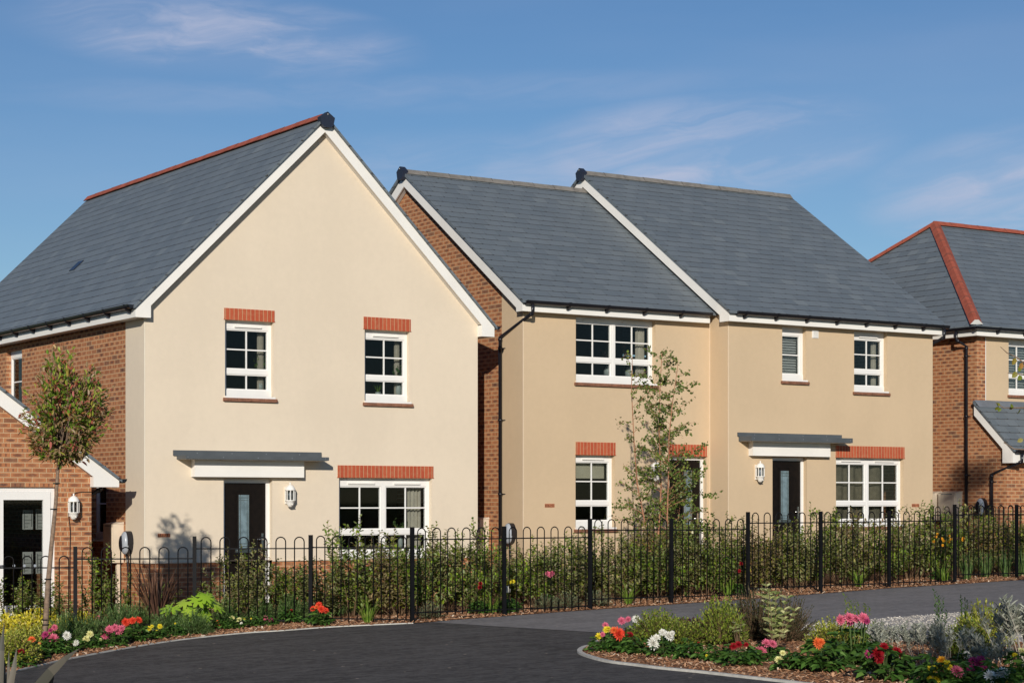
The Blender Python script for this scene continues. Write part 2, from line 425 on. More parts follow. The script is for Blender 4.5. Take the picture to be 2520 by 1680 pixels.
def window(h, axis, plane, a0, a1, z0, z1, cols=1, fr=(.14, .055, .11), transom=.30, bars=2, vent=True,
           lintel=None, sill=True, rev=.10, curtain=None, style='geo', sillw='tile', top_only=False):
    """axis Y windows face -Y; axis X windows face -X.  local coords (a, depth, z)"""
    def B(mb, a, b):               # boxes in (along, out, z) coordinates
        if axis == 'Y': mb.box((a[0], plane+a[1], a[2]), (b[0], plane+b[1], b[2]))
        else: mb.box((plane+a[1], a[0], a[2]), (plane+b[1], b[0], b[2]))
    ft, fs, fb = fr; f = MB(); d0, d1 = rev, rev+.07
    e = .0
    B(f, (a0, d0, z1-ft), (a1, d1, z1)); B(f, (a0, d0-.012, z0), (a1, d1, z0+fb))
    B(f, (a0, d0, z0+fb), (a0+fs, d1, z1-ft)); B(f, (a1-fs, d0, z0+fb), (a1, d1, z1-ft))
    W = (a1-a0-2*fs-(cols-1)*fs*1.6)/cols; panes = []; zt = z0+fb; zT = z1-ft
    zm = zt+(zT-zt)*transom
    for c in range(cols):
        p0 = a0+fs+c*(W+fs*1.6)
        if c: B(f, (p0-fs*1.6, d0, zt), (p0, d1, zT)); B(f, (p0-fs*.86, d0-.004, zt), (p0-fs*.74, d0, zT))
        if transom:
            B(f, (p0, d0, zm-.04), (p0+W, d1, zm+.04))
            panes += [(p0, p0+W, zt, zm-.04, 1, 2), (p0, p0+W, zm+.04, zT, 2, 2)]
        else: panes += [(p0, p0+W, zt, zT, 2, bars)]
    wn = h.add(f, 'window', 'white_upvc')
    gmb = MB(); bmb = MB()
    for (pa, pb, qa, qb, nr, nc) in panes:
        sb = .018                   # sash bead, a step back from the frame
        B(bmb, (pa, d0+.012, qa), (pa+sb, d1-.01, qb)); B(bmb, (pb-sb, d0+.012, qa), (pb, d1-.01, qb))
        B(bmb, (pa+sb, d0+.012, qa), (pb-sb, d1-.01, qa+sb)); B(bmb, (pa+sb, d0+.012, qb-sb), (pb-sb, d1-.01, qb))
        B(gmb, (pa+sb, d0+.030, qa+sb), (pb-sb, d0+.034, qb-sb))
        if style != 'plain':
            for k in range(1, nc):
                x = pa+(pb-pa)*k/nc; B(bmb, (x-.011, d0+.018, qa+sb), (x+.011, d0+.045, qb-sb))
            for k in range(1, nr):
                z = qa+(qb-qa)*k/nr; B(bmb, (pa+sb, d0+.019, z-.011), (pb-sb, d0+.044, z+.011))
    h.add(bmb, 'glazing_bars', 'white_upvc', wn)
    h.add(gmb, 'pane', 'window_glass', wn)
    if vent:
        for c in range(cols):
            v = MB(); p0 = a0+fs+c*(W+fs*1.6)
            B(v, (p0+W*.2, d0-.03, z1-ft+.035), (p0+W*.83, d0, z1-ft+.06))
            h.add(v, 'trickle_vent', 'white_paint', wn)
    if sill:
        s_ = MB(); B(s_, (a0-.005, -.03, z0-.03), (a1+.02, d0-.0125, z0)); h.add(s_, 'sill', 'white_upvc', wn)
        if sillw == 'tile':
            t = MB(); L = a1-a0+.09; k = max(1, round(L/.27))
            for q in range(k):
                x = a0-.04+L*q/k
                B(t, (x+.002, -.055, z0-.066), (x+L/k-.002, -.0, z0-.050)); B(t, (x+.004, -.045, z0-.05), (x+L/k-.004, -.0, z0-.0305))
                B(t, (x+.002, -.05, z0-.085), (x+L/k-.002, -.0, z0-.0665))
            h.add(t, 'sill_tiles', 'creasing_tile', wn)
    if lintel:
        t = MB(); la, lb, lz = lintel
        B(t, (la, -.012, z1+.012), (lb, rev*.3, z1+lz)); B(t, (la-.01, -.016, z1+.002), (lb+.01, rev+.02, z1+.011))
        uvo = h.add(t, 'lintel', 'red_soldier_brick', wn, uv=True)
    if curtain:
        for (side, wid, mat_) in curtain:
            t = MB(); n = 14
            ca = a1-fs-wid if side == 'R' else (a0+fs if side == 'L' else a0+fs)
            for k in range(n):
                xa = ca+wid*k/n; xb = ca+wid*(k+1)/n; oa = .03*math.sin(k*1.9); ob = .03*math.sin((k+1)*1.9)
                P = [(xa, .26+oa, z0+fb), (xb, .26+ob, z0+fb), (xb, .26+ob, z1-ft), (xa, .26+oa, z1-ft)]
                if axis == 'Y': t.poly([(q[0], plane+q[1], q[2]) for q in P])
            h.add(t, 'curtain', mat_, wn)
    return wn
def door(h, plane, a0, a1, z0, z1, glass, lintel=None, letter=True):
    fw = .065; rev = .10; f = MB()
    f.box((a0, plane+rev, z0), (a0+fw, plane+rev+.07, z1)); f.box((a1-fw, plane+rev, z0), (a1, plane+rev+.07, z1))
    f.box((a0+fw, plane+rev, z1-fw), (a1-fw, plane+rev+.07, z1))
    d = h.add(f, 'door_frame', 'white_upvc')
    l = MB(); l.box((a0+fw, plane+rev+.02, z0), (a1-fw, plane+rev+.06, z1-fw-.003))
    lf = h.add(l, 'door', 'door_brown', d)
    g0, g1, q0, q1 = glass; t = MB(); y = plane+rev+.02
    for (xa, xb, za, zb) in ((g0-.06, g0-.045, q0-.06, q1+.06), (g1+.045, g1+.06, q0-.06, q1+.06)): t.box((xa, y-.008, za), (xb, y, zb))
    for (za, zb) in ((q0-.06, q0-.045), (q1+.045, q1+.06)): t.box((g0-.045, y-.008, za), (g1+.045, y, zb))
    h.add(t, 'door_moulding', 'door_brown', d)
    for (za, zb) in ((z0+.15, z0+.165), (z0+.62, z0+.635)):
        t = MB(); t.box((a0+fw+.14, y-.006, za), (a1-fw-.14, y, zb)); h.add(t, 'door_rail', 'door_brown', d)
    g_ = MB(); g_.box((g0, y-.006, q0), (g1, y-.001, q1)); h.add(g_, 'door_glass', 'door_glass', d)
    w = (g1-g0); t = MB()
    for k in (.14, .86): x = g0+w*k; t.box((x-.006, y-.010, q0), (x+.006, y-.0065, q1))
    for k in (.05, .10, .90, .95): z = q0+(q1-q0)*k; t.box((g0, y-.011, z-.005), (g1, y-.0068, z+.005))
    t.box((g0-.012, y-.012, q0), (g0, y, q1)); t.box((g1, y-.012, q0), (g1+.012, y, q1))
    h.add(t, 'door_leading', 'chrome', d)
    t = MB(); xh = a1-fw-.06; zc = z0+1.02
    t.box((xh-.018, y-.012, zc-.12), (xh+.018, y, zc+.12)); t.tube([(xh, y-.012, zc+.02), (xh, y-.055, zc+.02), (xh-.12, y-.055, zc+.02)], .011, 6)
    h.add(t, 'door_handle', 'chrome', d)
    if letter:
        t = MB(); xc = (g0+g1)/2; zc = z0+.86; t.box((xc-.15, y-.014, zc-.035), (xc+.15, y, zc+.035)); t.box((xc-.12, y-.02, zc-.012), (xc+.12, y-.0145, zc+.012))
        h.add(t, 'letter_box', 'chrome', d)
    if lintel:
        la, lb, lz = lintel; t = MB(); t.box((la, plane-.012, z1+.012), (lb, plane+.03, z1+lz)); t.box((la-.01, plane-.016, z1+.002), (lb+.01, plane+.12, z1+.011))
        h.add(t, 'lintel', 'red_soldier_brick', d, uv=True)
    return d
def lantern(h, p, plane):
    x, z = p; c = (x, plane-.10, z); r = .078
    t = MB(); t.lathe(c, [(0, .205), (.012, .20), (.014, .185), (.008, .175), (.02, .165), (.05, .150), (.075, .118), (r+.01, .085), (r+.012, .075), (r-.004, .072)], 16)
    t.lathe(c, [(r-.004, -.085), (r+.010, -.088), (r+.008, -.098), (r-.006, -.105), (.066, -.14), (.05, -.16), (.042, -.185), (.02, -.20), (0, -.202)], 16)
    for k in range(8):
        an = 2*math.pi*(k+.5)/8; px, py = x+r*math.cos(an), plane-.10+r*math.sin(an)
        t.box((px-.006, py-.006, z-.088), (px+.006, py+.006, z+.076))
    t.box((x-.05, plane-.03, z-.15), (x+.05, plane, z+.13))
    o = h.add(t, 'wall_lantern', 'white_paint')
    t = MB(); t.lathe(c, [(r-.008, -.086), (r-.008, .073)], 16); h.add(t, 'lantern_glass', 'window_glass', o)
    t = MB(); t.lathe(c, [(0, -.08), (.02, -.08), (.022, -.03), (.03, 0), (.02, .04), (0, .05)], 10); h.add(t, 'bulb', 'silver_plastic', o)
    t = MB(); t.lathe((x+.01, plane-.165, z-.16), [(0, -.012), (.014, -.01), (.017, 0), (.012, .01), (0, .012)], 10); h.add(t, 'sensor', 'soffit_white', o)
    return o
def airbrick(h, plane, x0, x1, z0, z1):
    t = MB(); t.box((x0, plane-.008, z0), (x1, plane+.02, z1)); o = h.add(t, 'air_brick', 'terracotta')
    t = MB(); n = 7
    for k in range(n):
        x = x0+(x1-x0)*(k+.5)/n
        for zz in (.33, .68):
            z = z0+(z1-z0)*zz+(.004 if k % 2 else -.004)
            if (k*3+int(zz*10)) % 5: t.box((x-.006, plane-.0095, z-.008), (x+.006, plane-.0082, z+.008))
    h.add(t, 'air_holes', 'hole_black', o)
def charger(h, axis, plane, p, axis_side=-1, name='car_charger'):
    """egg-shaped wall charger with a cable, facing -X when axis == 'X'"""
    px, py, pz = p
    t = MB(); prof = []
    for k in range(20):
        an = 2*math.pi*k/20; prof.append((0, .115*math.cos(an)*(1-.18*math.sin(an)*-1 if math.sin(an) < 0 else 1), .19*math.sin(an)))
    t.prism([(px, py+q[1], pz+q[2]) for q in prof], (-.10, 0, 0))
    o = h.add(t, name, 'black_plastic')
    s_ = MB(); s_.ell((px-.10, py, pz+.0), (.075, .112, .185), 18, 12); h.add(s_, 'charger_shell', 'silver_plastic', o)
    s_ = MB(); s_.ell((px-.155, py+.02, pz-.01), (.035, .072, .13), 16, 10); h.add(s_, 'charger_face', 'black_plastic', o)
    c = MB(); c.tube([(px-.07, py, pz-.17), (px-.06, py-.01, pz-.32), (px-.05, py-.02, pz-.55), (px-.05, py+.03, pz-.8), (px-.04, py, G(px)+.02)], .016, 6)
    h.add(c, 'charger_cable', 'black_plastic', o)
def downpipe(h, pts, clips, r=.034):
    t = MB(); t.tube(pts, r, 12)
    o = h.add(t, 'downpipe', 'black_plastic')
    for p in clips:
        c = MB(); c.tube([(p[0], p[1], p[2]-.02), (p[0], p[1], p[2]+.02)], r+.008, 12)
        c.tube([(p[0]+.03, p[1]+.0, p[2]), (p[0]+p[3], p[1]+p[4], p[2]+.0)], .009, 5)
        h.add(c, 'pipe_clip', 'black_plastic', o)
    for i in range(1, len(pts)-1):
        a, b = Vector(pts[i]), Vector(pts[i+1]); d = (b-a).normalized(); c = MB(); c.tube([a+d*.02, a+d*.07], r+.006, 12); h.add(c, 'pipe_socket', 'black_plastic', o)
    return o
def gutter(h, axis, a0, a1, c, z, out, brackets):
    """half round gutter along axis; c = centre coordinate across, out = +-1 direction away from the fascia"""
    r = .062; n = 10; prof = []
    for k in range(n+1):
        an = math.pi+math.pi*k/n; prof.append((r*math.cos(an), r*math.sin(an)))
    prof.append((r+.006, .004)); prof.append((r-.004, .0))
    for k in range(n, -1, -1):
        an = math.pi+math.pi*k/n; prof.append(((r-.006)*math.cos(an), (r-.006)*math.sin(an)))
    t = MB()
    if axis == 'X': t.prism([(a0, c+q[0]*-out*-1, z+q[1]) for q in prof], (a1-a0, 0, 0))
    else: t.prism([(c+q[0]*out, a0, z+q[1]) for q in prof], (0, a1-a0, 0))
    for e in (a0, a1):             # stop ends
        semi = [(r*math.cos(math.pi+math.pi*k/n), r*math.sin(math.pi+math.pi*k/n)) for k in range(n+1)]
        dd = .008 if e == a0 else -.008
        if axis == 'X': t.prism([(e, c+q[0], z+q[1]) for q in semi], (dd, 0, 0))
        else: t.prism([(c+q[0], e, z+q[1]) for q in semi], (0, dd, 0))
    o = h.add(t, 'gutter', 'black_plastic')
    for b in brackets:
        m_ = MB(); rr = r+.009; pr = [(rr*math.cos(math.pi+math.pi*k/n), rr*math.sin(math.pi+math.pi*k/n)) for k in range(n+1)]
        pr += [(rr, .012), (-rr, .012)]
        w = .03
        hook = [(-rr-.004, .0), (-rr-.004, -.12), (-rr+.03, -.12), (.03, -r-.004)]
        if axis == 'X':
            m_.prism([(b, c+q[0]*-out, z+q[1]) for q in pr], (w, 0, 0)); m_.prism([(b, c+q[0]*out, z+q[1]) for q in hook], (w, 0, 0))
        else:
            m_.prism([(c+q[0]*-out, b, z+q[1]) for q in pr], (0, w, 0)); m_.prism([(c+q[0]*out, b, z+q[1]) for q in hook], (0, w, 0))
        h.add(m_, 'gutter_bracket', 'black_plastic', o)
    return o
def ridge(h, p0, p1, mat, seg=.45, w=.13, dz=.09, name='ridge_tiles', side=None):
    """angled ridge tiles from p0 to p1"""
    p0, p1 = Vector(p0), Vector(p1); d = (p1-p0); L = d.length; d.normalize()
    s_ = Vector((0, 0, 1)).cross(d).normalized() if side is None else Vector(side); t = MB(); mt = MB(); k = max(1, round(L/seg)); up = Vector((0, 0, 1))
    for i in range(k):
        a = p0+d*(L*i/k+.002); b = p0+d*(L*(i+1)/k+(.012 if i < k-1 else 0)); lift = up*(.0035*(i % 2))
        for q, e in ((a, b),):
            A = [q+lift-s_*w-up*dz, q+lift-s_*.035+up*.012, q+lift+s_*.035+up*.012, q+lift+s_*w-up*dz, q+lift+s_*(w-.02)-up*(dz+.008), q+lift-up*.012, q+lift-s_*(w-.02)-up*(dz+.008)]
            t.prism(A, e-q)
        if i:
            m0 = p0+d*(L*i/k-.003); f0_ = len(t.f)
            t.prism([m0-s_*(w+.002)-up*dz, m0-s_*.036+up*.018, m0+s_*.036+up*.018, m0+s_*(w+.002)-up*dz, m0-up*.02], d*.008); t.cuts.append((f0_, len(t.f)))
    return h.add(t, name, [mat, 'dark_mortar'])
def cap(h, c, dirv, w=.15, hgt=.26):
    """pentagonal dry-verge end cap on a ridge end"""
    c = Vector(c); d = Vector(dirv).normalized(); s_ = Vector((0, 0, 1)).cross(d); up = Vector((0, 0, 1)); t = MB()
    P = [c-s_*w-up*.01, c+up*.085, c+s_*w-up*.01, c+s_*(w*.80)-up*.135, c+s_*w*.5-up*.175, c-s_*w*.5-up*.175, c-s_*(w*.80)-up*.135]
    P = [q_+d*.05 for q_ in P]; t.prism(P, -d*.12); o = h.add(t, 'ridge_end_cap', 'navy_cap')
    q = MB(); q.ell(c+d*.052+up*.04, (.008, .008, .008), 6, 4); h.add(q, 'cap_screw', 'white_paint', o)

# ================================================================== HOUSE 1 (cream render, gable to the road)
YF = 28.88
W1a, W1b = 12.18, 18.42
E1 = 2.90+EYE                      # eaves soffit height
root = empty('detached_house', (12.18, YF, G(12.18)), 'cream rendered house with its steep gable facing the road and red ridge tiles', 'house')
h = H(root)
def rectY(l, r, t, b, Y):          # opening on the plane Y from photo measurements
    a = onY(l, t, Y); b_ = onY(l, b, Y); c = onY(r, t, Y)
    return [a.x, c.x, b_.z, a.z]
wA = rectY(553.7, 673.6, 786.5, 973.5, YF); wB = rectY(897.4, 1008.4, 810.2, 985.6, YF)
wC = rectY(834.3, 1063, 1175, 1371, YF); dA = rectY(550.2, 670, 1177.5, 1486, YF)
zbell = onY(353, 1383, YF).z
zg = G(15)-.4
mb = MB(); holes = [wA, wB, wC, dA]
wall(mb, 'Y', YF, W1a, W1b, zbell, E1+.3, holes)
xc = (W1a+W1b)/2; APZ = EYE+6.30; tanp = (APZ-(E1+.3))/(xc-W1a)
mb.poly([(W1a, YF, E1+.3), (W1b, YF, E1+.3), (xc, YF, APZ)])
wall(mb, 'X', W1a, YF, YF+.77, zbell, E1+.3, [], -1)
mb.poly([(W1a, YF+.77, zbell), (W1a+.015, YF+.77, zbell), (W1a+.015, YF+.77, E1+.3), (W1a, YF+.77, E1+.3)][::-1])
mb.box((W1a-.012, YF-.014, zbell-.02), (dA[0], YF+.0, zbell-.0005)); mb.box((dA[1], YF-.014, zbell-.02), (W1b, YF, zbell-.0005))
mb.box((W1a-.012, YF, zbell-.02), (W1a+.0, YF+.77, zbell-.0005))
h.add(mb, 'render_wall', 'cream_render')
# bead lines at corners
mb = MB(); mb.box((W1a-.004, YF-.004, zbell), (W1a+.012, YF-.0005, E1)); mb.box((W1a-.004, YF-.0005, zbell), (W1a-.0005, YF+.012, E1))
h.add(mb, 'corner_bead', 'cream_bead')
mb = MB(); B1 = YF+10.4; i1 = W1a+.015
swin = [onX(259, 1200, W1a).y, onX(236, 1200, W1a).y]
sw1 = [swin[0], swin[1]+.25, EYE-.62, EYE+.6]
up_y0 = onX(52, 860, W1a).y
sw2 = [up_y0, up_y0+.85, EYE+2.92-1.25, EYE+2.92-.12]
wall(mb, 'X', i1, YF+.77, B1, zg, E1+.35, [sw1, sw2], -1, .09)
wall(mb, 'Y', YF+.018, i1, dA[0]-.004, zg, zbell-.021, [], -1)
wall(mb, 'Y', YF+.018, dA[1]+.004, W1b-.015, zg, zbell-.021, [], -1)
wall(mb, 'X', i1, YF+.018, YF+.77, zg, zbell-.021, [], -1)
wall(mb, 'X', W1b-.002, YF+.77, B1, zg, E1+.35, [], 1)
wall(mb, 'X', W1b-.0, YF, YF+.77, zg, E1+.35, [], 1)
wall(mb, 'Y', B1, i1, W1b, zg, E1+.3, [], 1)
mb.poly([(W1a, B1, E1+.3), (xc, B1, APZ), (W1b, B1, E1+.3)])
h.add(mb, 'brick_wall', 'brown_brick', uv=True)
# interior partition and floors
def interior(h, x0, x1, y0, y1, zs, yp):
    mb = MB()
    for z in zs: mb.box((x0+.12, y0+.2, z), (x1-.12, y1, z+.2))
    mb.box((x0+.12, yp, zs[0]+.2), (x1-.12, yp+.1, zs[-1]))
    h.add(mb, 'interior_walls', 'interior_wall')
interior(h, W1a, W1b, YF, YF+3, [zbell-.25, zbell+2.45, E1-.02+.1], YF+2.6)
lin = lambda w, l, r, t, Y: (onY(l, t, Y).x, onY(r, t, Y).x, onY(l, t, Y).z-w[3])
window(h, 'Y', YF, *wA, cols=1, lintel=lin(wA, 551.5, 674.9, 757.3, YF), curtain=[('R', .12, 'curtain')])
window(h, 'Y', YF, *wB, cols=1, lintel=lin(wB, 894.5, 1010, 779, YF), curtain=[('R', .10, 'curtain')])
window(h, 'Y', YF, *wC, cols=2, lintel=lin(wC, 830.5, 1065.8, 1144.1, YF), sillw='none', curtain=[('R', .3, 'curtain')], transom=.29)
gA = [onY(588, 1300, YF+.12).x, onY(610.8, 1300, YF+.12).x, onY(600, 1350, YF+.12).z, onY(600, 1217, YF+.12).z]
door(h, YF, *dA, gA)
window(h, 'X', i1, *sw1, cols=1, vent=False, transom=0, bars=1, sillw='none', rev=.09)
window(h, 'X', i1, *sw2, cols=1, vent=False, transom=0, bars=1, sill=False, rev=.09)
lp = onY(714, 1217, YF-.1); lantern(h, (lp.x, lp.z), YF)
airbrick(h, YF, onY(388, 1316, YF).x, onY(418, 1316, YF).x, onY(403, 1321, YF).z, onY(403, 1312, YF).z)
# door canopy
def canopy(h, Y, fl, fr_, ft, pl, pr, pt, pb, bl, br, bt, bb, p=.36):
    a = onY(fl, ft, Y); b = onY(fr_, ft, Y); top = a.z
    c = onY(pl, pt, Y-p); d = onY(pr, pt, Y-p); zt = c.z; zb = onY(pr, pb, Y-p).z
    m_ = MB(); m_.box((c.x, Y-p, zb), (d.x, Y-.002, zt)); m_.prism([(a.x, Y-.03, zt+.001), (b.x, Y-.03, zt+.001), (b.x, Y-.03, top), (a.x, Y-.03, top)], (0, .03, 0))
    m_.box((c.x+.25, Y-p-.004, zb+.001), (c.x+.252, Y-p, zt))
    o = h.add(m_, 'door_canopy', 'grey_fascia')
    m_ = MB(); m_.box((c.x+.02, Y-p+.02, zb-.006), (d.x-.02, Y-.002, zb-.0005)); h.add(m_, 'canopy_soffit', 'soffit_white', o)
    e0 = onY(bl, bt, Y-.13); e1 = onY(br, bt, Y-.13); z0 = onY(bl, bb, Y-.13).z
    m_ = MB(); m_.box((e0.x, Y-.13, z0), (e1.x, Y-.001, zb-.0065)); h.add(m_, 'canopy_board', 'white_paint', o)
    m_ = MB()
    for k in range(9):
        x = a.x+.1+(b.x-a.x-.2)*k/8; m_.ell((x, Y-.031 if k % 2 else Y-p-.001, (top+zt)/2 if k % 2 else (zt+zb)/2), (.012, .006, .012), 6, 4)
    h.add(m_, 'canopy_screws', 'lead', o)
canopy(h, YF, 425.5, 789, 1107, 457.4, 809.8, 1119.6, 1133, 478.8, 748.5, 1148, 1172.5)
# roof of house 1
FY = YF-.14; XL, XR = 11.97, 18.68; ezt = EYE+3.11; ridx = (XL+XR)/2; RZ = EYE+6.42
BY = 39.3
def gable_roof(h, XL, XR, ez, RX, RZ, Y0, Y1, th=.035):
    mb = MB(); ov = .035; k = (RZ-ez)/(RX-XL)
    xl = XL-ov; xr = XR+ov; zl = ez-ov*k
    prof = [(xl, Y0-.045, zl), (RX, Y0-.045, RZ), (xr, Y0-.045, zl), (xr, Y0-.045, zl-th*1.3), (RX, Y0-.045, RZ-th*1.4), (xl, Y0-.045, zl-th*1.3)]
    mb.prism(prof, (0, Y1-Y0+.045, 0)); return h.add(mb, 'roof', 'blue_slate', uv=True)
ro = gable_roof(h, XL, XR, ezt, ridx, RZ, FY, BY)
k1 = (RZ-ezt)/(ridx-XL)
def verge(h, XL, XR, ez, RX, RZ, Y, bot, drop=.225, th=.025, foot=.26, side='both'):
    """white bargeboards of a gable facing -Y with box feet"""
    k = (RZ-ez)/(RX-XL)
    for sgn, xe in ((-1, XL), (1, XR)):
        if side == 'L' and sgn > 0: continue
        if side == 'R' and sgn < 0: continue
        g_ = .048*1.0
        f0 = xe-sgn*foot
        zf = ez+k*foot
        P = [(xe, Y, bot), (xe, Y, ez-g_), (RX, Y, RZ-g_), (RX, Y, RZ-g_-drop), (f0, Y, zf-g_-drop), (f0, Y, bot)]
        m_ = MB(); m_.prism(P, (0, th, 0)); m_.box((xe-sgn*.004, Y+th, bot), (f0, Y+.14, bot+.012))
        m_.box((f0-sgn*.001, Y+th, bot), (f0+sgn*.02, Y+.14, zf-g_-drop))
        h.add(m_, 'bargeboard', 'white_paint')
        # soffit strip behind the board
        m_ = MB(); e = .012
        m_.prism([(f0, Y+th, zf-g_-drop+e), (RX, Y+th, RZ-g_-drop+e), (RX, Y+th, RZ-g_-drop+e+.02), (f0, Y+th, zf-g_-drop+e+.02)], (0, .115-.001, 0))
        h.add(m_, 'verge_soffit', 'soffit_white')
verge(h, XL, XR, ezt, ridx, RZ, FY, E1)
# eaves fascia + soffit along the left and right sides
def eave_x(h, X, sgn, Y0, Y1, zb, zt, wallx, gz, br):
    m_ = MB(); m_.box((X, Y0, zb), (X-sgn*.02, Y1, zt)); h.add(m_, 'fascia', 'white_paint')
    m_ = MB(); m_.box((X-sgn*.02, Y0, zb+.004), (wallx, Y1, zb+.016)); h.add(m_, 'soffit', 'soffit_white')
    gutter(h, 'Y', Y0-.03, Y1, X+sgn*.068, gz, sgn, br)
eave_x(h, XL, -1, FY+.026, BY-.1, E1, ezt-.05, W1a, ezt-.02, [YF+.02+.87*k for k in range(12)])
eave_x(h, XR, 1, FY+.026, BY-.1, E1, ezt-.05, W1b, ezt-.02, [YF+.02+.87*k for k in range(4)])
ridge(h, (ridx, FY+.05, RZ+.02), (ridx, BY, RZ+.02), 'red_ridge', .46)
cap(h, (ridx, FY-.045, RZ-.035), (0, -1, 0), .135, .25)
mb = MB(); vv = onX(210, 655, 0)
rv = Vector((xc, 35, 0))
yv = 34.6; xv = XL+1.28; zv = ezt+k1*1.28
mb.box((-.13, -.13, 0), (.13, .13, .012)); o = h.add(mb, 'roof_window', 'black_plastic'); nrm = Vector((-k1, 0, 1)).normalized()
o.rotation_euler = nrm.to_track_quat('Z', 'Y').to_euler(); o.location = Vector((xv, yv, zv))+nrm*.002-h.off
# meter box, charger
def meterbox(h, X, y0, y1, z0, z1, dep=.18, pipe=True):
    m_ = MB(); m_.box((X-dep, y0, z0), (X, y1, z1)); m_.prism([(X-dep-.01, y0-.01, z1), (X, y0-.01, z1+.035), (X, y0-.01, z1)], (0, y1-y0+.02, 0))
    o = h.add(m_, 'meter_box', 'meter_cream'); m_ = MB(); m_.box((X-dep-.012, y0+.025, z0+.03), (X-dep-.0005, y1-.025, z1-.05))
    h.add(m_, 'meter_box_door', 'meter_cream', o)
    m_ = MB(); m_.box((X-dep-.014, y0+.1, z1-.035), (X-dep-.0005, y1-.1, z1-.022)); h.add(m_, 'meter_box_hinge', 'lead', o)
    if pipe:
        m_ = MB(); m_.box((X-.09, y0+.06, G(X)), (X-.03, y0+.12, z0-.001)); h.add(m_, 'meter_pipe', 'meter_cream', o)
y_near = onX(304, 1340, W1a).y+.03
meterbox(h, i1, y_near, y_near+.42, onX(304, 1384, W1a).z, onX(304, 1292, W1a).z+.02)
c_ = onX(322, 1335, W1a); charger(h, 'X', W1a, (W1a, c_.y, c_.z+.0))
downpipe(h, [(XR+.07, YF+6, ezt-.1), (XR+.07, YF+6, ezt-.25), (W1b+.05, YF+6, ezt-.5), (W1b+.05, YF+6, zg)], [])

# ================================================================== GARAGE / SALES OFFICE (far left)
G1b = 11.30; gYF = 28.88; gX0 = 5.3; gR = 8.3; gez = EYE+.38
root = empty('brick_garage', (G1b, gYF, G(G1b)), 'small brown brick building with white bargeboard and tall glazed door', 'building')
h = H(root); gbot = onY(240, 1197.7, gYF-.14).z
kz = .714; gRZ = gez+kz*(11.70-gR)
gd = [onY(-75, 1198, gYF).x, onY(136.5, 1198, gYF).x, G(10)-.02, onY(100, 1198, gYF).z]
mb = MB(); wall(mb, 'Y', gYF, gX0, G1b, zg-.3, gbot+.25, [gd], -1, .05)
gap = gRZ-.12
mb.poly([(gX0, gYF, gbot+.25), (G1b, gYF, gbot+.25), (G1b, gYF, gbot+.26), (gR, gYF, gap-.1), (gX0, gYF, gbot+.26)])
wall(mb, 'X', G1b, gYF, gYF+6.2, zg-.3, gbot+.2, [], 1); wall(mb, 'X', gX0, gYF, gYF+6.2, zg-.3, gbot+.2, [], -1)
wall(mb, 'Y', gYF+6.2, gX0, G1b, zg-.3, gbot+.2, [], 1)
h.add(mb, 'brick_wall', 'brown_brick', uv=True)
gFY = gYF-.14; gable_roof(h, 4.90, 11.70, gez, gR, gRZ, gFY, gYF+6.3)
verge(h, 4.90, 11.70, gez, gR, gRZ, gFY, gbot, drop=.24, foot=.42)
eave_x(h, 11.70, 1, gFY+.026, gYF+6.2, gbot, gez-.05, G1b, gez-.02, [gYF+.1+.8*k for k in range(7)])
ridge(h, (gR, gFY+.05, gRZ+.02), (gR, gYF+6.3, gRZ+.02), 'red_ridge', .46)
# tall glazed frame: two big panes
f = MB(); y = gYF+.05; x0, x1, z0, z1 = gd
sashx = [onY(-8, 1300, y).x, onY(106, 1300, y).x]
f.box((x0, y, z1-.07), (x1, y+.07, z1)); f.box((x0, y, z0), (x0+.07, y+.07, z1-.07)); f.box((x1-.065, y, z0), (x1, y+.07, z1-.07)); f.box((x0+.07, y, z0), (x1-.065, y+.07, z0+.1))
xm = onY(7.6, 1300, y).x
wn = h.add(f, 'glazed_door_frame', 'white_upvc')
s_ = MB(); zt = onY(60, 1229.4, y).z; q1 = onY(106, 1300, y).x
s_.box((x0+.071, y-.012, zt), (x1-.066, y+.05, z1-.071)); s_.box((q1, y-.012, z0+.1), (x1-.066, y+.05, zt)); s_.box((xm-.14, y-.012, z0+.1), (xm, y+.05, zt))
s_.box((xm, y-.012, z0+.1), (q1, y+.05, z0+.3)); s_.box((x0+.071, y-.012, z0+.1), (x0+.13, y+.05, zt))
h.add(s_, 'door_sash', 'white_upvc', wn)
g_ = MB(); g_.box((x0+.14, y+.02, z0+.3), (xm-.15, y+.024, zt)); g_.box((xm, y+.02, z0+.301), (q1, y+.024, zt)); h.add(g_, 'pane', 'window_glass', wn)
d_ = MB()
for k in range(7):
    p_ = onY(-20+26*k+2, 1391, y+.018); d_.lathe((0, 0, 0), [(0, 0), (.022, 0)], 12)
    n0 = len(d_.v)-24
    for i in range(n0, len(d_.v)): vx, vy, vz = d_.v[i]; d_.v[i] = (p_.x+vx, y+.017, p_.z+vy)
h.add(d_, 'glass_dots', 'silver_plastic', wn)
t = MB(); hp = onY(6, 1391, y-.03); t.tube([(hp.x-.12, y-.05, hp.z), (hp.x+.03, y-.05, hp.z)], .01, 6); t.box((hp.x-.14, y-.03, hp.z-.1), (hp.x-.11, y-.012, hp.z+.06)); h.add(t, 'door_handle', 'chrome', wn)
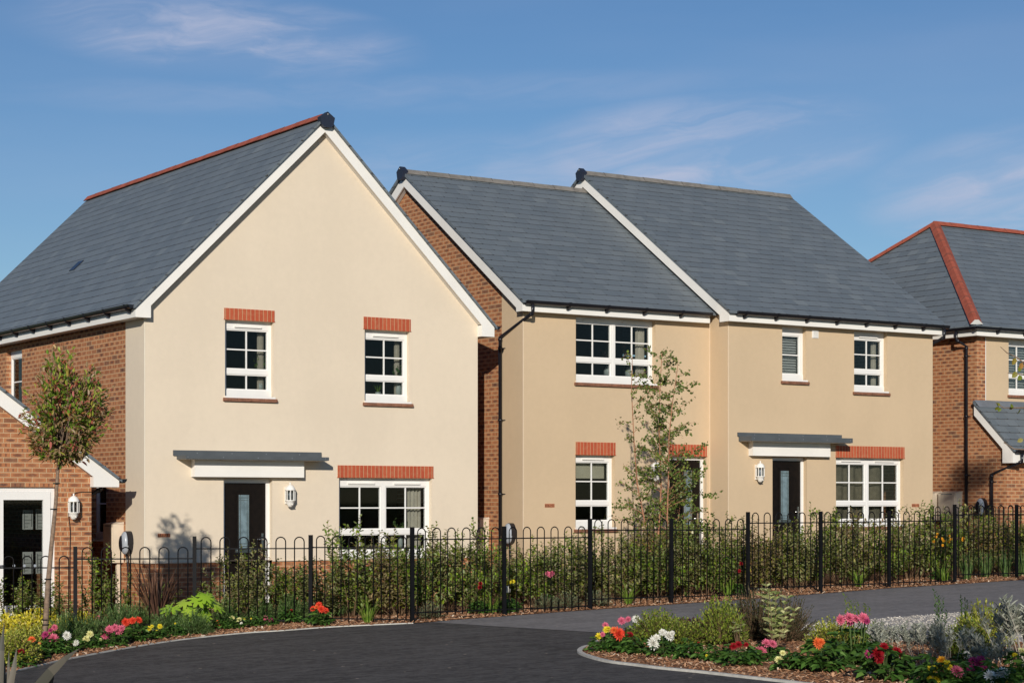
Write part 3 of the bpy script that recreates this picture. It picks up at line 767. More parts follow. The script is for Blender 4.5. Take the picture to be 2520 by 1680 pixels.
# display boards inside, with plain drawn lines
t = MB(); b0, b1 = onY(56, 1300, y+.5).x, onY(103, 1300, y+.5).x
rows = [(1252, 1302), (1308, 1312), (1357, 1385), (1357, 1410)]
zz = lambda v: onY(80, v, y+.5).z
xm2 = (b0+b1)/2+.03
t.box((b0, y+.5, zz(1302)), (xm2-.02, y+.52, zz(1254))); t.box((xm2+.03, y+.5, zz(1302)), (b1+.1, y+.52, zz(1252)))
t.box((b0, y+.5, zz(1411)), (xm2-.02, y+.52, zz(1357))); t.box((xm2+.03, y+.5, zz(1411)), (b1+.1, y+.52, zz(1357)))
bd = h.add(t, 'display_boards', 'pale_board', wn)
t = MB()
for (xa, xb) in ((b0+.02, xm2-.04), (xm2+.05, b1+.06)):
    for (ya, yb) in ((1300, 1258), (1408, 1362)):
        for k in range(5):
            z = zz(ya)+(zz(yb)-zz(ya))*(k+.5)/5; t.box((xa, y+.494, z), (xa+(xb-xa)*(.5+.45*((k*7) % 3)/2), y+.4995, z+.005))
        t.box((xa, y+.494, zz(ya)), (xa+.006, y+.4995, zz(yb))); t.box((xb-.006, y+.494, zz(ya)+.03), (xb, y+.4995, zz(yb)))
h.add(t, 'board_lines', 'board_line', wn)
t = MB(); t.box((x0+.1, y+.35, z0-.02), (x1-.1, gYF+5, z0+.0)); t.box((xm-.2, y+2.2, z0), (b0-.02, y+2.3, zz(1330))); h.add(t, 'interior_walls', 'olive_carpet')
lp = onY(181.3, 1246, gYF-.1); lantern(h, (lp.x, lp.z), gYF)
c = MB(); pl = [onY(225, 1210, gYF-.01), onY(200, 1210, gYF-.01), onY(186, 1212, gYF-.015), onY(176, 1222, gYF-.015), onY(171, 1245, gYF-.015), onY(168, 1262, gYF-.015), onY(173, 1305, gYF-.015), onY(172, 1360, gYF-.015), onY(172, 1440, gYF-.015), onY(173, 1500, gYF-.015)]
c.tube(pl, .006, 5); h.add(c, 'lamp_cable', 'black_plastic')
downpipe(h, [(11.76, YF+.75, gez-.05), (11.76, YF+.75, gez-.17), (G1b+.05, YF+.62, gez-.36), (G1b+.05, YF+.62, zg)], [])

# ================================================================== HOUSES 2 and 3 (sand render, attached pair)
X2a, X2b, X3a, X3b = 19.38, 23.66, 23.66, 29.04; Y3 = 28.33
root = empty('terraced_house', (X2a, YF, G(X2a)), 'sand rendered house of the attached pair, with brick gable end and birch in front', 'house')
h = H(root); E2 = 3.385+EYE; zg2 = G(20)-.3
RY = 32.85; tp = math.tan(R(34.2))
wD = rectY(1417, 1613, 784, 936.5, YF); wE = rectY(1416.3, 1513, 1119, 1297.5, YF)
wD[3] = E2-.012
dB = rectY(1647.5, 1738.7, 1122, 1412, YF)
mb = MB(); wall(mb, 'Y', YF, X2a, X2b, zg2, E2+.1, [wD, wE, dB])
yret = onX(1235, 900, X2a).y
wall(mb, 'X', X2a, YF, yret, zg2, E2+.1, [], -1)
# gable part of the rendered return above the eaves
def roofz(y, ye, ez): return ez+(y-ye)*tp if y < RY else ez+(2*RY-ye-y)*tp
e2y, e2z = 28.66, EYE+3.60
mb.poly([(X2a, YF, E2+.1), (X2a, yret, E2+.1), (X2a, yret, roofz(yret, e2y, e2z)-.06), (X2a, YF, roofz(YF, e2y, e2z)-.06)][::-1])
h.add(mb, 'render_wall', 'sand_render')
mb = MB()
mb.box((X2a-.004, YF-.004, zg2), (X2a+.010, YF-.0005, E2)); mb.box((X2a-.004, YF-.0005, zg2), (X2a-.0005, YF+.010, E2))
h.add(mb, 'corner_bead', 'render_bead')
mb = MB(); Yb = 2*RY-YF+.0; xi = X2a+.012
P = [(xi, yret, zg2), (xi, yret, roofz(yret, e2y, e2z)-.06), (xi, RY, roofz(RY, e2y, e2z)-.06), (xi, Yb, roofz(Yb, e2y, e2z)-.06), (xi, Yb, zg2)]
mb.poly(P); wall(mb, 'Y', Yb, xi, X2b, zg2, E2+.1, [], 1)
h.add(mb, 'brick_wall', 'brown_brick', uv=True)
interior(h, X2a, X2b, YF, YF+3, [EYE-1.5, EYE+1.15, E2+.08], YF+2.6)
window(h, 'Y', YF, *wD, cols=2, fr=(.10, .055, .11), curtain=[('R', .22, 'curtain')], transom=.30)
wnE = window(h, 'Y', YF, *wE, cols=1, lintel=lin(wE, 1416.3, 1513.9, 1086.8, YF), transom=.30, fr=(.12, .06, .12))
t = MB(); t.box((wE[0]+.07, YF+.24, wE[3]-.42), (wE[1]-.07, YF+.26, wE[3]-.12)); h.add(t, 'roller_blind', 'blind_cloth', wnE)
gB = [onY(1683, 1200, YF+.12).x, onY(1701, 1200, YF+.12).x, onY(1690, 1290, YF+.12).z, onY(1690, 1157, YF+.12).z]
door(h, YF, *dB, gB, lintel=lin(dB, 1645.9, 1738.7, 1092.4, YF))
lp = onY(1614.3, 1158, YF-.1); lantern(h, (lp.x, lp.z), YF)
airbrick(h, YF, onY(1340.7, 1243, YF).x, onY(1364, 1243, YF).x, onY(1350, 1247.7, YF).z, onY(1350, 1238.7, YF).z)
def ridge_roof(h, X0, X1, ye, ez, RY, th=.05):
    z = ez+(RY-ye)*tp; yb = 2*RY-ye; o_ = .035
    prof = [(X0, ye-o_, ez-o_*tp), (X0, RY, z), (X0, yb, ez), (X0, yb, ez-th), (X0, RY, z-th*1.2), (X0, ye-o_, ez-o_*tp-th)]
    mb = MB(); mb.prism(prof, (X1-X0, 0, 0)); return h.add(mb, 'roof', 'blue_slate', uv=True), z
def verge_x(h, X, ye, ez, RY, bot, drop=.22, th=.025, foot=.20, both=True):
    g_ = .056
    for sgn in ((-1, 1) if both else (-1,)):
        y0 = ye if sgn < 0 else 2*RY-ye
        f0 = y0-sgn*foot; z0 = ez; zf = ez+foot*tp; zr = ez+(RY-ye)*tp
        P = [(X, y0, bot), (X, y0, z0-g_), (X, RY, zr-g_), (X, RY, zr-g_-drop), (X, f0, zf-g_-drop), (X, f0, bot)]
        m_ = MB(); m_.prism(P, (th, 0, 0)); m_.box((X+th, f0, bot), (X+.13, f0+sgn*.02, zf-g_-drop)); h.add(m_, 'bargeboard', 'white_paint')
        m_ = MB(); m_.prism([(X+th, f0, zf-g_-drop+.012), (X+th, RY, zr-g_-drop+.012), (X+th, RY, zr-g_-drop+.03), (X+th, f0, zf-g_-drop+.03)], (.11, 0, 0))
        h.add(m_, 'verge_soffit', 'soffit_white')
V2 = X2a-.135
_, rz2 = ridge_roof(h, V2-.04, X2b+.2, e2y, e2z, RY)
verge_x(h, V2, e2y+.04, e2z, RY, E2)
m_ = MB(); m_.box((V2+.026, e2y+.04, E2), (X2b-.14, e2y+.06, e2z-.06)); h.add(m_, 'fascia', 'white_paint')
m_ = MB(); m_.box((V2+.026, e2y+.061, E2+.004), (X2b-.14, YF-.001, E2+.016)); h.add(m_, 'soffit', 'soffit_white')
gutter(h, 'X', V2+.02, X2b-.17, e2y-.032, e2z-.035, -1, [V2+.95+.86*k for k in range(4)])
ridge(h, (V2+.0, RY, rz2+.02), (X3a+.1, RY, rz2+.02), 'grey_ridge', .5)
cap(h, (V2-.045, RY, rz2-.005), (-1, 0, 0), .125, .25)
p0 = onY(1311, 755, e2y-.03)
gx = onX(1240, 825, X2a-.05)
downpipe(h, [(p0.x, e2y-.03, e2z-.08), (p0.x, e2y-.03, e2z-.25), (X2a-.055, yret-.03, onX(1241, 828, X2a-.05).z), (X2a-.055, yret-.03, zg2)],
         [(X2a-.055, yret-.03, onX(1240, y_, X2a-.05).z, .055, -.09) for y_ in (856, 1033, 1215)])
# meter box and charger on the side wall near the first house
yb_ = onX(1202, 1250, X2a).y
meterbox(h, xi, yb_, yb_+.46, onX(1204, 1356, X2a).z, onX(1204, 1274, X2a).z-.02, .2, False)
c_ = onX(1262, 1312, X2a); charger(h, 'X', X2a, (X2a, c_.y, c_.z))
# ---- house 3
root = empty('terraced_house', (X3a, Y3, G(X3a)), 'sand rendered house standing forward at the right of the attached pair, with grey door canopy', 'house')
h = H(root); e3y, e3z = 28.11, EYE+3.60
wF = rectY(1924.9, 1983.9, 800, 933, Y3); wG = rectY(2101.8, 2183.2, 816, 960, Y3); wH = rectY(2057.2, 2224, 1125.5, 1292, Y3)
wF[3] = E2-.012; wG[3] = E2-.012
dC = rectY(1901, 1985.8, 1124, 1393, Y3)
mb = MB(); wall(mb, 'Y', Y3, X3a, X3b, zg2, E2+.1, [wF, wG, wH, dC])
wall(mb, 'X', X3a, Y3, YF+.0, zg2, E2+.1, [], -1)
mb.poly([(X3a, Y3, E2+.1), (X3a, RY, E2+.1), (X3a, RY, rz2+.30), (X3a, Y3, roofz(Y3, e3y, e3z)-.06)][::-1])
h.add(mb, 'render_wall', 'sand_render')
mb = MB()
mb.box((X3a-.004, Y3-.004, zg2), (X3a+.010, Y3-.0005, E2)); mb.box((X3a-.004, Y3-.0005, zg2), (X3a-.0005, Y3+.010, E2)); mb.box((X3a-.012, YF-.012, zg2), (X3a-.0005, YF-.0005, E2))
h.add(mb, 'corner_bead', 'render_bead')
mb = MB(); Yb3 = 2*RY-Y3
mb.poly([(X3b, Y3, zg2), (X3b, Y3, roofz(Y3, e3y, e3z)-.06), (X3b, RY, roofz(RY, e3y, e3z)-.06), (X3b, Yb3, roofz(Yb3, e3y, e3z)-.06), (X3b, Yb3, zg2)][::-1])
wall(mb, 'Y', Yb3, X3a, X3b, zg2, E2+.1, [], 1)
h.add(mb, 'brick_wall', 'brown_brick', uv=True)
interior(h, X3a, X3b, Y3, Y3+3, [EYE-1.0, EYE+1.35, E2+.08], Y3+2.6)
def slats(h, wn, w, plane, z0, z1, step=.05):
    t = MB(); z = z0
    while z < z1:
        t.prism([(w[0]+.07, plane+.205, z), (w[0]+.07, plane+.222, z+.036), (w[0]+.07, plane+.225, z+.036), (w[0]+.07, plane+.208, z)], (w[1]-w[0]-.14, 0, 0)); z += step
    h.add(t, 'slatted_blind', 'blind_slat', wn)
wn = window(h, 'Y', Y3, *wF, cols=1, fr=(.16, .075, .11), transom=0, bars=1, vent=False); slats(h, wn, wF, Y3, wF[2]+.13, wF[3]-.15)
window(h, 'Y', Y3, *wG, cols=1, fr=(.15, .06, .10), curtain=[('R', .13, 'curtain')], transom=.31)
window(h, 'Y', Y3, *wH, cols=2, lintel=lin(wH, 2056.6, 2225, 1096, Y3), curtain=[('L', 1.45, 'pleated_cloth')], transom=.29, fr=(.11, .055, .11))
gC = [onY(1921.5, 1200, Y3+.12).x, onY(1939, 1200, Y3+.12).x, onY(1930, 1280, Y3+.12).z, onY(1930, 1158, Y3+.12).z]
door(h, Y3, *dC, gC)
canopy(h, Y3, 1814.2, 2069.3, 1063.5, 1849.9, 2098.7, 1072, 1089.5, 1853.1, 2043.8, 1094.4, 1120.5, .38)
lp = onY(1871, 1160, Y3-.1); lantern(h, (lp.x, lp.z), Y3)
airbrick(h, Y3, onY(2243.8, 1243, Y3).x, onY(2261.6, 1243, Y3).x, onY(2250, 1246.7, Y3).z, onY(2250, 1239, Y3).z)
t = MB(); v0 = onY(1998, 822, Y3); v1 = onY(2013, 822, Y3); za, zb = onY(2005, 832, Y3).z, onY(2005, 813, Y3).z
t.box((v0.x, Y3-.015, za), (v1.x, Y3, zb))
for k in range(6): z = za+.02+(zb-za-.04)*k/5; t.prism([(v0.x+.02, Y3-.015, z), (v0.x+.02, Y3-.028, z-.006), (v0.x+.02, Y3-.015, z+.010)], (v1.x-v0.x-.04, 0, 0))
h.add(t, 'extractor_vent', 'white_upvc')
V3 = X3a-.13; V3b = X3b+.13
_, rz3 = ridge_roof(h, V3-.04, V3b+.04, e3y, e3z, RY)
verge_x(h, V3, e3y+.04, e3z, RY, E2, foot=.28)
t = MB(); t.prism([(V3b-.025, e3y+.04, E2), (V3b-.025, e3y+.04, e3z-.056), (V3b-.025, RY, rz3-.056), (V3b-.025, RY, rz3-.28), (V3b-.025, e3y+.3, E2+.1), (V3b-.025, e3y+.3, E2)], (.025, 0, 0)); h.add(t, 'bargeboard', 'white_paint')
m_ = MB(); m_.box((V3+.026, e3y+.04, E2), (V3b-.026, e3y+.06, e3z-.06)); h.add(m_, 'fascia', 'white_paint')
m_ = MB(); m_.box((V3+.026, e3y+.061, E2+.004), (V3b-.026, Y3-.001, E2+.016)); h.add(m_, 'soffit', 'soffit_white')
gutter(h, 'X', X3a+.0, V3b+.05, e3y-.032, e3z-.035, -1, [X3a+.2+.78*k for k in range(7)])
ridge(h, (V3, RY, rz3+.02), (V3b+.02, RY, rz3+.02), 'grey_ridge', .5)
cap(h, (V3-.045, RY, rz3-.005), (-1, 0, 0), .125, .25)
t = MB(); t.prism([(X3a-.10, YF-.3, e2z+.02), (X3a-.10, RY, rz2+.06), (X3a-.10, RY, rz2+.11), (X3a-.10, YF-.3, e2z+.07)], (.09, 0, 0)); h.add(t, 'lead_flashing', 'lead')
xp = V3b-.06
downpipe(h, [(xp, e3y-.03, e3z-.08), (xp, e3y-.03, e3z-.27), (X3b+.06, Y3+.45, e3z-.5), (X3b+.06, Y3+.45, zg2)], [])

# ================================================================== HOUSE 4 (hipped, right edge)
X4 = 30.56; Y4 = 28.56; XE = 30.31; YE = 28.32; e4z = EYE+3.66; E4 = EYE+3.45
root = empty('hipped_house', (X4, Y4, G(X4)), 'brick house at the right edge with hipped slate roof and red hip tiles', 'house')
h = H(root); zg3 = G(30)-.3; XF = 40.0
mb = MB(); xq = onY(2424.5, 900, Y4).x; zfl = onY(2440, 992, Y4).z
wI = rectY(2481, 2600, 838, 968, Y4); wI[3] = E4-.012
wall(mb, 'Y', Y4-.012, xq, XF, zfl, E4+.1, [wI]); mb.poly([(xq, Y4-.012, zfl), (xq, Y4, zfl), (xq, Y4, E4), (xq, Y4-.012, E4)][::-1])
h.add(mb, 'render_wall', 'sand_render')
mb = MB(); mb.box((xq-.012, Y4-.018, zfl), (xq+.004, Y4-.0125, E4)); mb.box((xq-.012, Y4-.018, zfl-.02), (XF, Y4-.0125, zfl)); h.add(mb, 'render_bead', 'white_paint')
mb = MB(); wall(mb, 'X', X4, Y4, Y4+8, zg3, E4+.1, [], -1); wall(mb, 'Y', Y4, X4, xq+.05, zg3, E4+.1, [], -1)
wall(mb, 'Y', Y4+8, X4, XF, zg3, E4+.1, [], 1); wall(mb, 'X', XF, Y4, Y4+8, zg3, E4+.1, [], 1)
yl = onX(2477, 1250, X4).y           # front of the lean-to
pz0 = EYE+2.0; pzE = EYE+1.04; yE = yl-.28; xE_ = X4-.10
kk = (pz0+.10-(pzE+.06))/(Y4-.02-yE)
mb.poly([(X4, yl, zg3), (X4, yl, pzE+.06+kk*(yl-yE)-.06), (X4, Y4, pz0), (X4, Y4, zg3)][::-1])
wall(mb, 'Y', yl, X4, XF, zg3, pzE+.1, [], -1)
h.add(mb, 'brick_wall', 'brown_brick', uv=True)
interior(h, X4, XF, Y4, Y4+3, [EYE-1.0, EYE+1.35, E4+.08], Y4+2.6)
wn = window(h, 'Y', Y4-.012, *wI, cols=2, fr=(.12, .06, .10), transom=.31); slats(h, wn, wI, Y4, wI[2]+.12, wI[3]-.14, .055)
# lean-to roof with flashing, bargeboard, gutter
mb = MB(); zE = pzE+.06
mb.prism([(xE_-.03, yE-.03, zE-.03*kk), (xE_-.03, Y4-.013, zE+kk*(Y4-.013-yE)), (xE_-.03, Y4-.013, zE+kk*(Y4-.013-yE)-.05), (xE_-.03, yE-.03, zE-.03*kk-.05)], (XF-xE_, 0, 0))
h.add(mb, 'porch_roof', 'blue_slate', uv=True)
mb = MB(); zt_ = zE+kk*(Y4-.013-yE)
mb.prism([(xE_+.0, Y4-.17, zt_-.15*kk+.006), (xE_+.0, Y4-.02, zt_+.006), (xE_+.0, Y4-.02, zfl-.021), (xE_+.0, Y4-.03, zfl-.021), (xE_+.0, Y4-.035, zt_+.02), (xE_+.0, Y4-.17, zt_-.15*kk+.014)], (XF-xE_, 0, 0))
h.add(mb, 'lead_flashing', 'lead')
mb = MB(); bb = EYE+.80
mb.prism([(xE_, yE+.02, bb), (xE_, yE+.02, zE-.05), (xE_, Y4-.02, zt_-.06), (xE_, Y4-.02, zt_-.30), (xE_, yE+.30, zE+.28*kk-.27), (xE_, yE+.30, bb)], (.025, 0, 0))
mb.box((xE_+.026, yE+.02, bb), (X4-.001, yE+.30, bb+.01)); h.add(mb, 'bargeboard', 'white_paint')
mb = MB(); mb.box((xE_+.026, yE+.02, bb+.011), (XF, yE+.04, zE-.06)); h.add(mb, 'fascia', 'white_paint')
mb = MB(); mb.box((xE_+.026, yE+.041, bb+.012), (XF, yl-.001, bb+.02)); h.add(mb, 'soffit', 'soffit_white')
gutter(h, 'X', xE_+.02, XF, yE-.05, zE-.04, -1, [xE_+.6+.8*k for k in range(3)])
xg = xE_+.20
downpipe(h, [(xg, yE-.05, zE-.10), (xg, yE-.05, zE-.27), (X4-.055, yl+.35, EYE+.58), (X4-.055, yl+.35, zg3)], [(X4-.055, yl+.35, EYE+.42, .055, -.09)])
# main hipped roof
ts, tt = 3.1, 4.2; AZ = EYE+6.50
A = Vector((XE+ts, YE+tt, AZ)); C0 = Vector((XE, YE, e4z)); C1 = Vector((XE, YE+2*tt, e4z)); Rr = Vector((XF+.3, YE+tt, AZ)); D0 = Vector((XF+.3, YE, e4z)); D1 = Vector((XF+.3, YE+2*tt, e4z))
mb = MB(); mb.poly([C0, D0, Rr, A]); mb.poly([C1, C0, A]); mb.poly([D1, C1, A, Rr]); 
dn = Vector((0, 0, -.05)); mb.poly([C0+dn, D0+dn, D0, C0]); mb.poly([C1+dn, C0+dn, C0, C1]); mb.poly([C1+dn, D1+dn, D0+dn, C0+dn])
h.add(mb, 'roof', 'blue_slate', uv=True)
up = Vector((0, 0, .045))
ridge(h, C0+up*1.3+Vector((.05, .06, .05)), A+up, 'red_ridge', .42, .13, .085, 'hip_tiles')
ridge(h, C1+up, A+up, 'red_ridge', .42, .13, .085, 'hip_tiles')
ridge(h, A+up, Rr+up, 'red_ridge', .45)
mb = MB(); q = C0+Vector((.03, .03, .06)); s_ = Vector((0, 0, 1)).cross((A-C0).normalized()).normalized()
mb.prism([q-s_*.13-Vector((0, 0, .04)), q-s_*.04+Vector((0, 0, .055)), q+s_*.04+Vector((0, 0, .055)), q+s_*.13-Vector((0, 0, .04))], (.02, .03, 0)); h.add(mb, 'hip_end_mortar', 'pale_board')
mb = MB(); mb.box((XE+.03, YE+.03, E4), (XF, YE+.05, e4z-.055)); mb.box((XE+.03, YE+.051, E4), (XE+.05, YE+8.3, e4z-.055)); h.add(mb, 'fascia', 'white_paint')
mb = MB(); mb.box((XE+.051, YE+.051, E4+.004), (XF, Y4-.014, E4+.016)); mb.box((XE+.051, Y4-.013, E4+.004), (X4-.001, YE+8.3, E4+.016)); h.add(mb, 'soffit', 'soffit_white')
gutter(h, 'X', XE-.10, XF, YE-.038, e4z-.035, -1, [XE+.6+.82*k for k in range(4)])
gutter(h, 'Y', YE-.04, YE+8.2, XE-.038, e4z-.036, -1, [YE+1.3+.9*k for k in range(4)])
q2 = onX(2354, 822, XE-.02); yd = onX(2378, 860, X4-.055).y
downpipe(h, [(XE-.03, q2.y, e4z-.09), (XE-.03, q2.y, e4z-.27), (X4-.055, yd, onX(2378, 852, X4-.05).z), (X4-.055, yd, zg3)],
         [(X4-.055, yd, onX(2378, y_, X4-.05).z, .055, -.09) for y_ in (876, 1024, 1169)])
ya = onX(2368, 1240, X4).y; meterbox(h, X4, ya, ya+.5, onX(2368, 1279, X4).z, onX(2368, 1212, X4).z, .2)
ya = onX(2317, 1240, X4).y; meterbox(h, X4, ya, ya+.5, onX(2317, 1279, X4).z, onX(2317, 1212, X4).z, .2, False)
c_ = onX(2421, 1247, X4); charger(h, 'X', X4, (X4, c_.y, c_.z))

# ================================================================== ground
def sheet(name, pts, mat, dz, kind='structure', label=None):
    mb = MB(); mb.poly([(p[0], p[1], G(p[0])+dz) for p in pts]); o = mb.build(name, mat)
    if o.data.polygons[0].normal.z < 0: o.data.flip_normals()
    tag(o, label, None, None, kind); return o
mb = MB(); xs = [-900, -200, -60, -5, 45, 100, 300, 900]
for i in range(len(xs)-1):
    mb.poly([(xs[i], -900, G(xs[i])-.01), (xs[i+1], -900, G(xs[i+1])-.01), (xs[i+1], 1500, G(xs[i+1])-.01), (xs[i], 1500, G(xs[i])-.01)])
tag(mb.build('ground', 'meadow'), kind='structure')
edgeA = [(-260, 1760), (-120, 1697), (-40, 1673), (23, 1657), (60, 1647), (125, 1632), (166, 1623), (300, 1598), (446, 1575), (595, 1559), (700, 1552), (806, 1544), (928, 1538), (1017, 1534)]
edgeP = [(1100, 1527), (1304, 1512), (1440, 1502), (1644, 1488.4), (1841, 1475), (2000, 1462.8), (2189, 1447.7), (2351, 1438), (2520, 1427), (2800, 1409)]
def smooth(pts, n=4):
    out = []
    for i in range(len(pts)-1):
        p0 = pts[max(i-1, 0)]; p1 = pts[i]; p2 = pts[i+1]; p3 = pts[min(i+2, len(pts)-1)]
        for k in range(n):
            t = k/n; out.append(tuple(.5*((2*p1[j])+(-p0[j]+p2[j])*t+(2*p0[j]-5*p1[j]+4*p2[j]-p3[j])*t*t+(-p0[j]+3*p1[j]-3*p2[j]+p3[j])*t**3) for j in (0, 1)))
    out.append(pts[-1]); return out
wA_ = smooth([tuple(gp(*p).xy) for p in edgeA]); wP_ = [tuple(gp(*p).xy) for p in edgeP]
sheet('planting_bed', wA_+wP_+[(44, 28.9), (44, 40), (-4, 40), (-4, wA_[0][1])], 'bark_mulch', .012)
sheet('road', wA_+wP_+[(44, wP_[-1][1]), (44, -20), (-4.9, -20), (-4.9, wA_[0][1])], 'dark_asphalt', .004)
edgeQ = [(1471, 1556), (1700, 1556), (1979, 1538), (2137, 1525), (2295, 1513), (2459, 1501), (2800, 1477)]
ptsP = [tuple(gp(1062, 1531).xy)]+wP_+[tuple(gp(*p).xy) for p in edgeQ[::-1]]+[tuple(gp(1250, 1543).xy)]
sheet('footpath', ptsP, 'grey_asphalt', .008)
gravel = [(1850, 1549), (1979, 1538), (2137, 1525), (2295, 1513), (2459, 1501), (2800, 1477), (2800, 1560), (2500, 1590), (2250, 1590), (2000, 1575)]
gw = [tuple(gp(*p).xy) for p in gravel]
sheet('gravel_strip', gw, 'pale_gravel', .013)
kerbB = [(1800, 1552), (1640, 1553), (1540, 1560), (1490, 1575), (1463.8, 1588.8), (1443, 1595), (1433, 1603), (1440, 1611), (1476.5, 1623), (1515, 1631), (1566, 1637), (1629.6, 1645), (1731.6, 1655), (1833.7, 1666.6), (1935.7, 1678), (2100, 1697), (2400, 1730), (2900, 1790)]
kB = smooth([tuple(gp(*p).xy) for p in kerbB])
bedB = kB+[tuple(gp(*p).xy) for p in ((2900, 1600), (2500, 1585), (2250, 1582), (2000, 1567), (1900, 1556))]
sheet('planting_bed', bedB, 'bark_mulch', .022)
def kerb(name, pts, w, hgt, label, side=1, seg=.9):
    mb = MB(); 
    P = [Vector((p[0], p[1], 0)) for p in pts]
    for i in range(len(P)-1):
        a, b = P[i], P[i+1]; d = (b-a)
        if d.length < 1e-4: continue
        n = Vector((-d.y, d.x, 0)).normalized()*w*side
        d0 = (P[i]-P[i-1]).normalized() if i else d.normalized(); d2 = (P[i+2]-P[i+1]).normalized() if i+2 < len(P) else d.normalized()
        t0 = (d0+d.normalized()).normalized(); t1 = (d2+d.normalized()).normalized()
        n0 = Vector((-t0.y, t0.x, 0))*w*side; n1 = Vector((-t1.y, t1.x, 0))*w*side
        za, zb = G(a.x), G(b.x); U = Vector((0, 0, 1))
        q = [a+U*za, b+U*zb, b+n1+U*zb, a+n0+U*za]; top = [v+U*hgt for v in q]
        mb.poly(top if side > 0 else top[::-1]); mb.poly([q[0], q[1], top[1], top[0]]); mb.poly([q[2], q[3], top[3], top[2]])
        if i % 3 == 0: mb.poly([q[3], q[0], top[0], top[3]])
    o = mb.build(name, 'kerb_stone'); tag(o, label, None, None, 'structure'); return o
kerb('kerb', wA_, .03, .018, 'thin pale kerb line between the dark road and the left bed', 1)
kerb('kerb', kB[8:], .06, .028, 'pale stone kerb round the nose of the right hand bed', -1)
# bark chips and gravel stones (loose, uncountable)
def inside(p, poly):
    x, y = p; c = False; j = len(poly)-1
    for i in range(len(poly)):
        xi_, yi = poly[i]; xj, yj = poly[j]
        if (yi > y) != (yj > y) and x < (xj-xi_)*(y-yi)/(yj-yi)+xi_: c = not c
        j = i
    return c
def chips(name, poly, n, mat, dz, sz, ylim=None, flat=.35):
    xs = [p[0] for p in poly]; ys = [p[1] for p in poly]; mb = MB(); k = 0; it = 0
    x0, x1, y0, y1 = max(min(xs), 5), min(max(xs), 33), min(ys), min(max(ys), ylim or 1e9)
    while k < n and it < n*20:
        it += 1; x = random.uniform(x0, x1); y = random.uniform(y0, y1)
        if not inside((x, y), poly): continue
        Dp = SN*x+CS*y; Lp = CS*x-SN*y
        if abs(Lp) > Dp*.275: continue
        k += 1; l = sz*random.uniform(.5, 1.5); w = l*random.uniform(.25, .6); t_ = l*flat*.3
        c = Vector((x, y, G(x)+dz+random.uniform(0, .018)))
        a = Vector((random.uniform(-1, 1), random.uniform(-1, 1), random.uniform(-.45, .45))).normalized()
        b = a.cross(Vector((random.uniform(-.4, .4), random.uniform(-.4, .4), 1))).normalized(); n_ = a.cross(b)
        q = [c+a*l*.5*i+b*w*.5*j+n_*t_*m for i, j, m in ((-1, -1, 0), (1, -.7, 0), (1, .7, 0), (-1, 1, 0), (-.9, -.8, 1), (.8, -.6, 1), (.9, .6, 1), (-.8, .9, 1))]
        i0 = len(mb.v); mb.v += [tuple(v) for v in q]
        for f_ in ((4, 5, 6, 7), (0, 1, 5, 4), (1, 2, 6, 5), (2, 3, 7, 6), (3, 0, 4, 7), (3, 2, 1, 0)):
            mb.f.append(tuple(i0+z for z in f_)); mb.sm.append(False)
    o = mb.build(name, mat); return o
polyA = wA_+wP_+[(33, 25.6), (5, 25.6)]
tag(chips('bark_chips', polyA, 15000, 'bark_chip', .012, .042, 25.6), 'loose brown bark chips covering the bed along the railing', 'bark chips', kind='stuff')
tag(chips('bark_chips', bedB, 9000, 'bark_chip', .022, .04), 'loose brown bark chips covering the right hand flower bed', 'bark chips', kind='stuff')
tag(chips('gravel', gw, 6000, 'gravel_stone', .006, .024, flat=.8), 'pale loose gravel strip beside the footpath', 'gravel', kind='stuff')

